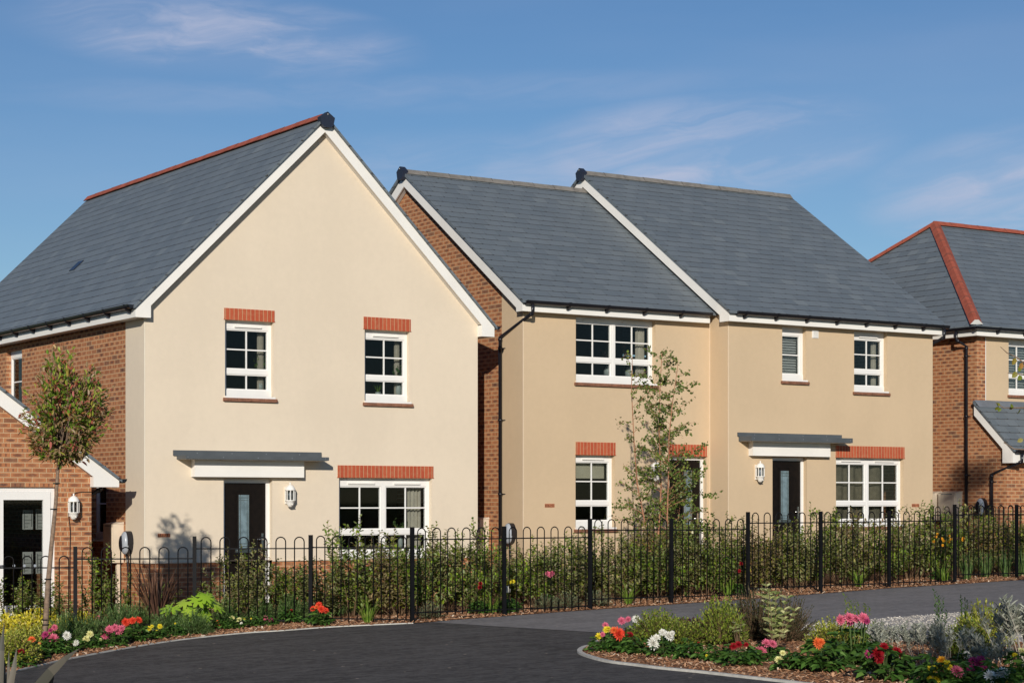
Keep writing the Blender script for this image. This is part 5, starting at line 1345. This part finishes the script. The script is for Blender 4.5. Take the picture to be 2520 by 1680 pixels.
blade([(90, 1760, 17.1), (118, 1700, 17), (128, 1668, 16.9), (136, 1650, 16.9)], [.03, .028, .016, .001])
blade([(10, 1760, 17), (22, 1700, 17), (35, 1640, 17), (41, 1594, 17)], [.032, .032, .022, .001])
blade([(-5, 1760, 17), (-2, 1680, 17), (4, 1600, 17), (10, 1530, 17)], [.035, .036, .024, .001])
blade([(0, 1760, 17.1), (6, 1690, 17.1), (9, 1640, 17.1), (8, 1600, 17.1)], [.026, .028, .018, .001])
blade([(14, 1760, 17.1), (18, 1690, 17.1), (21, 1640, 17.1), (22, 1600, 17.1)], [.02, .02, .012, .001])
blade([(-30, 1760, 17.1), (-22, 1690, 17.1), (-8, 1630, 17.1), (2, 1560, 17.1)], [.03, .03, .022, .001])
mb.build('blades', 'shaded_flax_leaf', root)
# --- dahlias
def bloom_mesh(rad, rings, per, w):
    mb = MB(); random.seed(int(rad*1e4)+rings)
    for r_ in range(rings):
        f_ = 1-r_/(rings+.4); el = R(8+62*r_/max(1, rings-1)) if rings > 1 else R(12)
        for k in range(per-r_):
            an = 2*math.pi*(k+.5*(r_ % 2))/(per-r_)+random.uniform(-.08, .08); d = Vector((math.cos(an)*math.cos(el), math.sin(an)*math.cos(el), math.sin(el)))
            mb.leaf(Vector((0, 0, .004*r_))+d*rad*.08, d, rad*f_*random.uniform(.9, 1.08), rad*w, up=Vector((0, 0, 1)), fold=.25)
    mb.ell((0, 0, .008), (rad*.13, rad*.13, rad*.1), 8, 5)
    return mb
BM = {}
def bloom(col, big):
    k = (col, big)
    if k not in BM:
        if col in ('white', 'pink', 'scarlet') or big: b_ = bloom_mesh(.056, 4, 15, .30)
        else: b_ = bloom_mesh(.045, 4, 13, .34)
        BM[k] = mesh_only(b_, 'flower', 'petal_'+col)
    return BM[k]
def dfoliage(seed, rad, hgt, n):
    random.seed(seed); lf, st = MB(), MB()
    for i in range(n):
        an = random.uniform(0, 6.28); rr = rad*math.sqrt(random.random()); z = hgt*(1-.7*(rr/rad)**2)*random.uniform(.35, 1)
        c = Vector((rr*.75*math.cos(an), rr*.75*math.sin(an), z)); st.tube([Vector((c.x*.2, c.y*.2, 0)), c], [.004, .002], 3, False)
        out = Vector((math.cos(an), math.sin(an), 0))
        for q in range(5):
            d = out.copy(); d.rotate(Matrix.Rotation((q-2)*.75, 3, 'Z')); d.z = random.uniform(-.25, .45)
            lf.leaf(c+d*.01, d, random.uniform(.065, .105), random.uniform(.036, .052), fold=.2, droop=.25)
    return lf, st
DF = []
for k in range(4):
    l, s_ = dfoliage(200+k, .21, .28, 40); DF.append(pair(l, s_, 'dahlia_leaf', 'stem_green'))
dk = 0
def dahlia(x, y, blooms, lab, s=1.0, grp='dahlias in the flower beds'):
    global dk
    p = gp(x, y); o = plant('dahlia', DF[dk % 4], p, lab, 'flower', grp, rot=0, s=s); dk += 1
    Dp = SN*p.x+CS*p.y; st = MB()
    for (bx, by, col, sc) in blooms:
        b = atd(bx, by, Dp-random.uniform(.02, .12)*s)-p; b /= s
        c = bpy.data.objects.new('flower', bloom(col, sc > 1.15)); COL.objects.link(c); c.parent = o; c.location = b
        d = Vector((random.gauss(-.45, .3), random.gauss(-.8, .25), random.uniform(.1, .8))).normalized(); c.rotation_euler = d.to_track_quat('Z', 'Y').to_euler()
        c.scale = (sc/s,)*3; c['label'] = {'scarlet': 'scarlet', 'cream': 'pale yellow', 'gold': 'golden'}.get(col, col)+' flower head'
        st.tube([Vector((b.x*.3, b.y*.3, .02)), Vector((b.x*.7, b.y*.8, b.z*.6)), b-d*.012], [.0045, .004, .0035], 4, False)
    st.build('flower_stems', 'stem_green', o)
random.seed(17)
# left bed
dahlia(78, 1625, [(78, 1573, 'orange', 1.1), (56, 1578, 'orange', .45), (97, 1582, 'orange', .45)], 'dahlia with one orange bloom beside the golden shrub')
dahlia(50, 1642, [(51, 1603, 'red', 1.0), (47, 1620, 'magenta', .4)], 'dahlia with one dark red bloom at the left edge of the bed', .9)
dahlia(130, 1612, [(131, 1571, 'pink', 1.35), (112, 1560, 'magenta', 1.05), (106, 1566, 'magenta', .8), (124, 1550, 'magenta', .7), (134, 1543, 'pink', .8)], 'dahlia with a large pink bloom and magenta blooms behind it')
dahlia(170, 1605, [(164, 1563, 'white', 1.1), (187, 1581, 'white', .8)], 'dahlia with two white yellow centred blooms', .9)
dahlia(222, 1598, [(212, 1572, 'cream', 1.15), (221, 1559, 'cream', 1.1), (247, 1573, 'cream', .5)], 'dahlia with a pair of pale yellow blooms', .85)
dahlia(276, 1592, [(257, 1563, 'pink', 1.1), (270, 1548, 'pink', 1.1), (294, 1550, 'pink', 1.25), (283, 1543, 'pink', .9), (300, 1545, 'pink', .9)], 'dahlia with a crowd of five pink blooms')
dahlia(250, 1548, [(242, 1519, 'pink', .75), (256, 1528, 'pink', .5)], 'dahlia with two small pink blooms close to the railing', .6)
dahlia(335, 1580, [(309, 1530, 'scarlet', 1.1), (327, 1526, 'scarlet', .95), (341, 1525, 'scarlet', 1.0), (318, 1527, 'scarlet', .6)], 'dahlia with a row of scarlet blooms', 1.05)
dahlia(378, 1574, [(365, 1546, 'yellow', 1.0), (393, 1540, 'yellow', .85), (374, 1540, 'yellow', .6), (386, 1552, 'yellow', .5)], 'dahlia with bright yellow blooms beside the lime leaved plant', .85)
dahlia(432, 1567, [(431, 1533, 'yellow', .3)], 'budding dahlia without open blooms between yellow blooms and needle mound', .75)
dahlia(545, 1550, [(536, 1529, 'orange', .6), (541, 1536, 'orange', .4)], 'small dahlia with one orange red bloom right of the lime leaved plant', .75)
dahlia(580, 1547, [(571, 1520, 'cream', 1.0), (588, 1524, 'cream', 1.0), (600, 1523, 'yellow', .55), (594, 1533, 'white', .45)], 'dahlia with two cream blooms below the dark front door', .85)
dahlia(622, 1543, [(618, 1521, 'yellow', .3)], 'leafy dahlia in bud between cream and pink blooms', .7)
dahlia(662, 1540, [(653, 1520, 'pink', .75), (667, 1524, 'magenta', .8)], 'dahlia with two rosy blooms near the kerb', .7)
dahlia(712, 1534, [(709, 1504, 'red', .7), (717, 1502, 'red', .7)], 'dahlia with two dark red blooms left of the railing post', .95)
dahlia(788, 1540, [(785, 1488, 'scarlet', 1.0), (791, 1498, 'scarlet', 1.15), (771, 1497, 'scarlet', .9), (802, 1501, 'scarlet', .8), (779, 1493, 'orange', .8)], 'upright dahlia with orange red blooms right of the railing post', 1.0)
# right bed
dahlia(1482, 1606, [(1474, 1564, 'yellow', 1.0), (1483, 1560, 'pink', .6)], 'dahlia with a yellow bloom at the nose of the right bed', .9)
dahlia(1505, 1598, [(1492, 1548, 'yellow', 1.0), (1497, 1546, 'yellow', .8), (1490, 1538, 'pink', .8), (1508, 1552, 'orange', .9)], 'dahlia with yellow and pink blooms behind the big orange one', .9)
dahlia(1528, 1607, [(1522, 1559, 'scarlet', 1.55), (1511, 1549, 'orange', 1.0)], 'dahlia with one large orange red bloom', .95)
dahlia(1562, 1612, [(1550, 1562, 'red', 1.15)], 'dahlia with a single dark red bloom between orange and white ones', .95)
dahlia(1570, 1575, [(1530, 1527, 'pink', 1.0), (1546, 1523, 'pink', .8), (1565, 1522, 'white', 1.0), (1571, 1528, 'white', .9)], 'dahlia with pink and white blooms at the back of the right bed', .85)
dahlia(1632, 1617, [(1607, 1582, 'white', 1.5), (1616, 1569, 'white', .9), (1645, 1565, 'white', 1.3), (1630, 1555, 'white', .8), (1654, 1558, 'white', .7)], 'dahlia with large white blooms in the right bed', 1.0)
dahlia(1703, 1625, [(1719, 1581, 'red', .4)], 'leafy dahlia with one red bud right of the white blooms', .95)
dahlia(1762, 1630, [(1739, 1612, 'yellow', .4)], 'leafy pale green dahlia left of the dark red blooms', .8)
dahlia(1822, 1640, [(1805, 1589, 'red', 1.0), (1817, 1585, 'red', 1.0), (1798, 1592, 'red', .7), (1836, 1585, 'red', .7)], 'broad leaved dahlia with dark red blooms', 1.15)
dahlia(1890, 1628, [(1873, 1600, 'pink', 1.25), (1886, 1582, 'pink', 1.0), (1901, 1584, 'pink', 1.0)], 'dahlia with three clear pink blooms below the variegated shrub', .95)
dahlia(1945, 1652, [(1917, 1623, 'cream', 1.15), (1926, 1606, 'cream', .8), (1978, 1627, 'cream', 1.05)], 'dahlia with three pale lemon blooms', .95)
dahlia(2020, 1655, [(2012, 1582, 'orange', 1.2), (2020, 1579, 'orange', 1.0), (2008, 1577, 'gold', .6)], 'tall dahlia with orange blooms at the middle of the right bed', 1.35)
dahlia(2098, 1640, [(2068, 1524, 'pink', 1.1), (2090, 1520, 'pink', 1.2), (2104, 1522, 'pink', 1.0), (2124, 1520, 'pink', 1.15), (2092, 1530, 'magenta', 1.0), (2133, 1527, 'magenta', .9)], 'very tall dahlia topped with pink blooms against the gravel', 1.75)
dahlia(2180, 1675, [(2175, 1590, 'red', 1.1), (2160, 1610, 'red', 1.4), (2163, 1624, 'red', 1.0), (2207, 1604, 'red', 1.2), (2139, 1608, 'magenta', 1.1), (2172, 1618, 'magenta', .6)], 'big dark leaved dahlia with deep red blooms and one magenta bloom', 1.6)
dahlia(2310, 1700, [(2317, 1623, 'gold', 1.0), (2330, 1634, 'yellow', 1.1), (2343, 1655, 'yellow', 1.1), (2300, 1645, 'yellow', .9), (2287, 1644, 'yellow', .7), (2285, 1665, 'yellow', .7), (2305, 1670, 'yellow', 1.1), (2336, 1640, 'yellow', .8)], 'dahlia with many bright yellow blooms near the bottom edge', 1.3)
dahlia(2370, 1700, [(2355, 1652, 'pink', 1.3)], 'dahlia with a single pink bloom right of the yellow ones', 1.1)
dahlia(2412, 1692, [(2395, 1625, 'magenta', 1.1), (2408, 1632, 'magenta', 1.3), (2390, 1645, 'magenta', 1.0), (2422, 1645, 'magenta', 1.0), (2414, 1622, 'magenta', 1.0)], 'dahlia with a cluster of magenta blooms', 1.2)
dahlia(2385, 1650, [(2392, 1608, 'cream', 1.1), (2381, 1610, 'white', .9)], 'dahlia with lemon white blooms below the golden shrub', .9)
dahlia(2460, 1712, [(2437, 1664, 'white', 1.2), (2468, 1657, 'white', 1.2), (2459, 1677, 'cream', 1.2), (2475, 1674, 'yellow', .4)], 'dahlia with white blooms in the bottom right corner', 1.2)
dahlia(2515, 1680, [(2514, 1603, 'cream', 1.1), (2497, 1610, 'yellow', .6)], 'dahlia with a lemon bloom at the right edge', 1.2)
dahlia(1200, 1478, [], 'x') if False else None
# small blooms glimpsed among the shrubs behind the railing
def glimpse(x, y, Y, cols, lab):
    p = gY(x, Y); o = plant('dahlia', DF[1], p, lab, 'flower', 'dahlias glimpsed behind the railing', s=.9)
    for k, (bx, by, col) in enumerate(cols):
        b = onY(bx, by, Y-.12)-p; o.rotation_euler = (0, 0, 0)
        c = bpy.data.objects.new('flower', bloom(col, False)); COL.objects.link(c); c.parent = o; c.location = b/.9
        c.rotation_euler = Vector((-.4, -.9, .3)).to_track_quat('Z', 'Y').to_euler(); c.scale = (.9 if len(cols) < 6 else .7,)*3
glimpse(1182, 1440, 24.7, [(1182, 1435, 'red'), (1180, 1444, 'red')], 'dark red blooms among shrubs just left of the brick gap post')
glimpse(1352, 1420, 24.9, [(1348, 1411, 'pink'), (1358, 1410, 'pink'), (1354, 1414, 'pink')], 'pink blooms among shrubs below the air brick')
glimpse(1258, 1440, 24.8, [(1252, 1432, 'yellow'), (1262, 1430, 'yellow'), (1246, 1434, 'yellow')], 'yellow blooms among shrubs right of the brick gap post')
glimpse(1245, 1450, 24.5, [(1247, 1447, 'white'), (1250, 1451, 'white')], 'white blooms low beside the brick gap post')
glimpse(1820, 1410, 24.7, [(1819, 1404, 'red'), (1823, 1386, 'red')], 'red blooms among shrubs left of the lantern post')
glimpse(2315, 1330, 24.8, [(x, y, 'gold') for x, y in ((2307, 1314), (2303, 1320), (2318, 1325), (2322, 1330), (2335, 1318), (2340, 1326), (2334, 1333), (2320, 1341), (2298, 1332), (2369, 1328), (2370, 1324))], 'golden blooms among shrubs in front of the meter boxes')
# right bed shrubs
put('hebe_shrub', smallm, 1620, 1585, 'small leaved green shrub behind the white dahlias', 'shrub', 'small leaved green shrubs', 1.05, 1.15)
put('hebe_shrub', smallm, 1680, 1592, 'small leaved green shrub in front of the purple foliage', 'shrub', 'small leaved green shrubs', .95, .95)
put('hebe_shrub', smallm, 1775, 1590, 'upright small leaved green shrub beside the dark shrub', 'shrub', 'small leaved green shrubs', .9, 1.6)
put('dark_leaved_shrub', darkm, 1860, 1575, 'dark bronze green shrub behind the variegated one', 'shrub', 'dark bronze green shrubs', 1.15, 1.15)
put('dark_leaved_shrub', darkm, 1935, 1580, 'dark bronze green shrub right of the variegated one', 'shrub', 'dark bronze green shrubs', .95, 1.05)
put('heuchera', purm, 1690, 1562, 'purple leaved plant behind the small green shrubs', 'plant', 'purple leaved plants', 1.1)
put('heuchera', purm, 1725, 1562, 'purple leaved plant left of the upright green shrub', 'plant', 'purple leaved plants', 1.1)
put('heuchera', purm, 1555, 1572, 'purple leaved plant beneath the white and pink blooms', 'plant', 'purple leaved plants', .8)
put('golden_shrub', limem, 2052, 1612, 'golden green shrub left of the tall pink dahlia', 'shrub', 'golden shrubs of the right bed', .95, 1.15)
put('golden_shrub', limem, 2420, 1600, 'golden green shrub between the silver shrubs', 'shrub', 'golden shrubs of the right bed', .95, 1.5)
put('golden_shrub', smallm, 2375, 1618, 'olive green shrub below the golden one between the silver shrubs', 'shrub', 'golden shrubs of the right bed', .8, 1.1)
def variegated(seed, n, hgt, rad, ll):
    random.seed(seed); lf, st = MB(), MB()
    for i in range(n):
        an = random.uniform(0, 6.28); hh = hgt*random.uniform(.55, 1.0); top = Vector((rad*math.cos(an)*random.uniform(.2, 1), rad*math.sin(an)*random.uniform(.2, 1), hh)); k = int(hh/.062)
        st.tube([Vector((0, 0, 0)), top*.5+rv3(.01), top], [.007, .005, .003], 4, False)
        for q in range(3, k):
            p = top*(q/k)+rv3(.004); a2 = (q % 2)*1.57+random.uniform(-.3, .3)
            for sg in (0, math.pi):
                d = Vector((math.cos(a2+sg), math.sin(a2+sg), .7)); lf.leaf(p, d, ll*random.uniform(.75, 1.1), ll*.46, up=Vector((0, 0, 1)), fold=.2, droop=.3)
    return lf, st
l, s_ = variegated(81, 9, .92, .30, .125); put('dogwood_shrub', pair(l, s_, 'variegated_leaf', 'stem_brown'), 1905, 1612, 'tall shrub with cream edged variegated leaves in the right bed', 'shrub')
l, s_ = variegated(82, 5, .38, .14, .10); put('dogwood_shrub', pair(l, s_, 'variegated_leaf', 'stem_brown'), 1817, 1600, 'small variegated shrub behind the dark red dahlia', 'shrub')
def silver(seed, n, hgt, rad):
    random.seed(seed); lf, st = MB(), MB()
    for i in range(n):
        an = random.uniform(0, 6.28); rr = rad*math.sqrt(random.random()); hh = hgt*random.uniform(.72, 1.0); b = Vector((rr*.3*math.cos(an), rr*.3*math.sin(an), 0)); top = Vector((rr*math.cos(an), rr*math.sin(an), hh*(1-.15*rr/rad)))
        st.tube([b, b.lerp(top, .5)+rv3(.02), top], [.005, .004, .002], 4, False)
        for q in range(24):
            t = .60+.40*q/23; p = b.lerp(top, t); a2 = q*2.4; d = Vector((math.cos(a2), math.sin(a2), .55+random.random()*.8))
            lf.leaf(p+rv3(.004), d, random.uniform(.055, .085), random.uniform(.018, .026), fold=.25)
        for q in range(3):
            p = b.lerp(top, random.uniform(.5, .8)); d = rv3(1); d.z = abs(d.z)+.4; d.normalize(); e = p+d*.11; st.tube([p, e], [.0025, .0015], 3, False)
            for w_ in range(9): 
                a2 = w_*2.4; lf.leaf(p.lerp(e, .3+.7*w_/8), Vector((math.cos(a2), math.sin(a2), .8)), random.uniform(.04, .065), .015, fold=.25)
    return lf, st
l, s_ = silver(91, 15, .60, .30); sv1 = pair(l, s_, 'silver_leaf', 'stem_silver'); l, s_ = silver(92, 14, .60, .32); sv2 = pair(l, s_, 'silver_leaf', 'stem_silver')
for x, y, s__, m_, lab in ((2195, 1640, .88, 0, 'silver leaved shrub right of the tall pink dahlia'), (2275, 1645, .92, 1, 'silver leaved shrub in the middle of the silver group'), (2340, 1650, .85, 0, 'silver leaved shrub behind the yellow dahlia'), (2440, 1680, .95, 1, 'silver leaved shrub behind the magenta dahlia'), (2490, 1640, 1.15, 0, 'taller silver leaved shrub at the back near the right edge'), (2535, 1645, 1.35, 1, 'tallest silver leaved shrub cut by the right edge')):
    put('silver_shrub', (sv1, sv2)[m_], x, y, lab, 'shrub', 'silver leaved shrubs', s__)
def upright(seed):
    random.seed(seed); lf, st = MB(), MB()
    for i in range(5):
        top = Vector((random.uniform(-.14, .14), random.uniform(-.1, .1), random.uniform(.42, .72))); st.tube([Vector((0, 0, 0)), top*.5+rv3(.01), top], [.005, .004, .002], 4, False)
        for q in range(22):
            p = top*(.3+.7*q/21); a2 = q*2.4; lf.leaf(p, Vector((math.cos(a2), math.sin(a2), 1.0)), random.uniform(.035, .055), .017, fold=.2)
    return lf, st
l, s_ = upright(95); upm = pair(l, s_, 'dahlia_leaf', 'stem_green')
put('penstemon', [('foliage', mesh_only(l, 'foliage', 'olive_small_leaf')), upm[1]], 2092, 1632, 'bright green upright stems under the tall pink dahlia', 'plant', None, 1.0)
put('penstemon', [('foliage', mesh_only(l, 'foliage', 'olive_small_leaf')), upm[1]], 2125, 1640, 'bright green upright stems right of the tall pink dahlia foot', 'plant', None, .95)
put('penstemon', upm, 2310, 1605, 'upright dark green shoots rising behind the silver shrubs, left clump', 'plant', 'upright dark green shoots', .95)
put('penstemon', upm, 2370, 1600, 'upright dark green shoots right of the middle of the silver group', 'plant', 'upright dark green shoots', .85)
# --- potted plants and vases on the window sills
def vase(loc, lab, hgt=.26, r=.06, leaves='rosemary_leaf', kind='round', lh=.3):
    o = empty('vase', loc, lab, 'vase'); t = MB(); t.lathe((0, 0, 0), [(0, 0), (r*.6, 0), (r*.95, hgt*.25), (r, hgt*.55), (r*.75, hgt*.85), (r*.45, hgt*.95), (r*.5, hgt), (r*.35, hgt*.97)], 14); t.build('vessel', 'vase_glaze', o)
    lf, st = MB(), MB()
    for i in range(9):
        an = random.uniform(0, 6.28); tip = Vector((.14*math.cos(an), .07*math.sin(an), hgt+lh*random.uniform(.5, 1))); st.tube([(0, 0, hgt*.9), tip*.6+Vector((0, 0, hgt*.3)), tip], [.003, .002, .001], 3, False)
        for q in range(9):
            p = Vector((0, 0, hgt)).lerp(tip, .3+.7*q/8); lf.leaf(p, rv3(1), .05, .045 if kind == 'round' else .016, up=rv3(1), fold=.1)
    lf.build('leaves', leaves, o); st.build('stems', 'stem_green', o); return o
def spiky(loc, lab, n=22, hgt=.24):
    o = empty('potted_plant', loc, lab, 'plant'); blades(99, n, hgt, .012, .7, .5, .01).build('leaves', 'grass_leaf', o)
    t = MB(); t.lathe((0, 0, -.06), [(0, 0), (.04, 0), (.05, .07), (.045, .07)], 12); t.build('pot', 'vase_glaze', o)
p = onY(980, 960, YF+.27); p.z = wB[2]+.10; vase(p, 'ribbed vase of round eucalyptus leaves in the upper right window of the cream house')
p = onY(930, 960, YF+.26); p.z = wB[2]+.16; spiky(p, 'spiky green plant in the upper right window of the cream house')
p = onY(640, 930, YF+.28); p.z = wA[2]+.12; vase(p, 'leafy green plant in the upper left window of the cream house', .14, .05, 'grass_leaf', 'long', .55)
p = onY(985, 1340, YF+.3); p.z = wC[2]+.12; vase(p, 'eucalyptus in a pale vase inside the wide ground floor window of the cream house', .24, .045)
p = onY(1497, 920, YF+.33); p.z = wD[2]+.12; vase(p, 'vase of dark red leaves in the first floor window of the sand house', .2, .09, 'purple_leaf', 'long', .5)
p = onY(1548, 920, YF+.33); p.z = wD[2]+.12; vase(p, 'vase at the right side of the first floor window of the sand house', .2, .08, 'purple_leaf', 'long', .42)

# ================================================================== sky, sun, camera
SUN = Vector((-.75, -1.0, .42)).normalized()
w = bpy.data.worlds.new('World'); SC.world = w; w.use_nodes = True; nt = w.node_tree
bg = nt.nodes['Background']; bg.inputs[1].default_value = .10
sky = nt.nodes.new('ShaderNodeTexSky'); sky.sky_type = 'NISHITA'; sky.sun_disc = False
sky.sun_elevation = math.asin(SUN.z); sky.sun_rotation = math.atan2(SUN.x, SUN.y); sky.air_density = 1.0; sky.dust_density = .0; sky.ozone_density = 4.0
class WM(Mat):
    def __init__(s): s.nt = nt
wm = WM()
tc = nt.nodes.new('ShaderNodeTexCoord'); sx = nt.nodes.new('ShaderNodeSeparateXYZ'); nt.links.new(tc.outputs['Generated'], sx.inputs[0])
X_, Y_, Z_ = (S(nt, sx.outputs[i]) for i in range(3))
az = X_.m('ARCTAN2', Y_)*57.2958; el = Z_.m('ARCSINE')*57.2958
def patch(a0, e0, wa, we, tilt=0.0):
    da = (az-a0); de = (el-e0)-da*tilt
    q = (da/wa)*(da/wa)+(de/we)*(de/we)
    return rsub(1, q.ss(0.0, 1.0))
vec = wm.comb(az*.16, (el-az*.08)*.75, 0.0)
warp = wm.noise(wm.comb(az*.12, el*.3, 3.0), 1.0, 3)
vec = wm.comb(az*.13+warp*2.0, (el-az*.10)*.75+warp*2.2, 0.0)
n1 = wm.noise(vec, 1.0, 7, .6).ss(.38, .72)
m1 = patch(25.0, 13.3, 6.5, 1.4, -.05).m('MAXIMUM', patch(39.0, 10.2, 6.5, 1.8, .05)).m('MAXIMUM', patch(48.5, 9.0, 5.5, 2.0, .1)).m('MAXIMUM', patch(33, 9.5, 9.0, 1.5, 0)*.45).m('MAXIMUM', patch(30, 11.8, 14, .7, .03)*.25)
cl = (n1*m1*.66+m1*.10).m('MINIMUM', 1.0)
veil = wm.noise(wm.comb(az*.05, el*.25, 9.0), 1.0, 4).ss(.35, .8)*.10
f_ = (cl+veil).m('MINIMUM', 1.0)
hs = nt.nodes.new('ShaderNodeHueSaturation'); hs.inputs['Saturation'].default_value = 1.1; hs.inputs['Value'].default_value = .78; hs.inputs['Hue'].default_value = .506; nt.links.new(sky.outputs[0], hs.inputs['Color'])
mixc = wm.mix(f_, hs.outputs[0], (5.2, 5.4, 6.8))
nt.links.new(mixc, bg.inputs[0])
sd = bpy.data.lights.new('sun', 'SUN'); sd.energy = 4.2; sd.angle = R(.6); sd.color = (1.0, .935, .84)
so = bpy.data.objects.new('sun', sd); COL.objects.link(so); so.rotation_euler = (-SUN).to_track_quat('-Z', 'Y').to_euler()
cd = bpy.data.cameras.new('camera'); cam = bpy.data.objects.new('camera', cd); COL.objects.link(cam); SC.camera = cam
cam.location = (0, 0, EYE); cam.rotation_euler = (R(90), 0, -math.asin(SN)); cd.sensor_width = 36; cd.lens = F/2520*36; cd.shift_y = 395/2520
cd.clip_end = 5000; cd.clip_start = .5
SC.render.resolution_x = 1024; SC.render.resolution_y = 682
SC.view_settings.view_transform = 'Standard'; SC.view_settings.look = 'None'; SC.view_settings.exposure = 0; SC.view_settings.gamma = 1
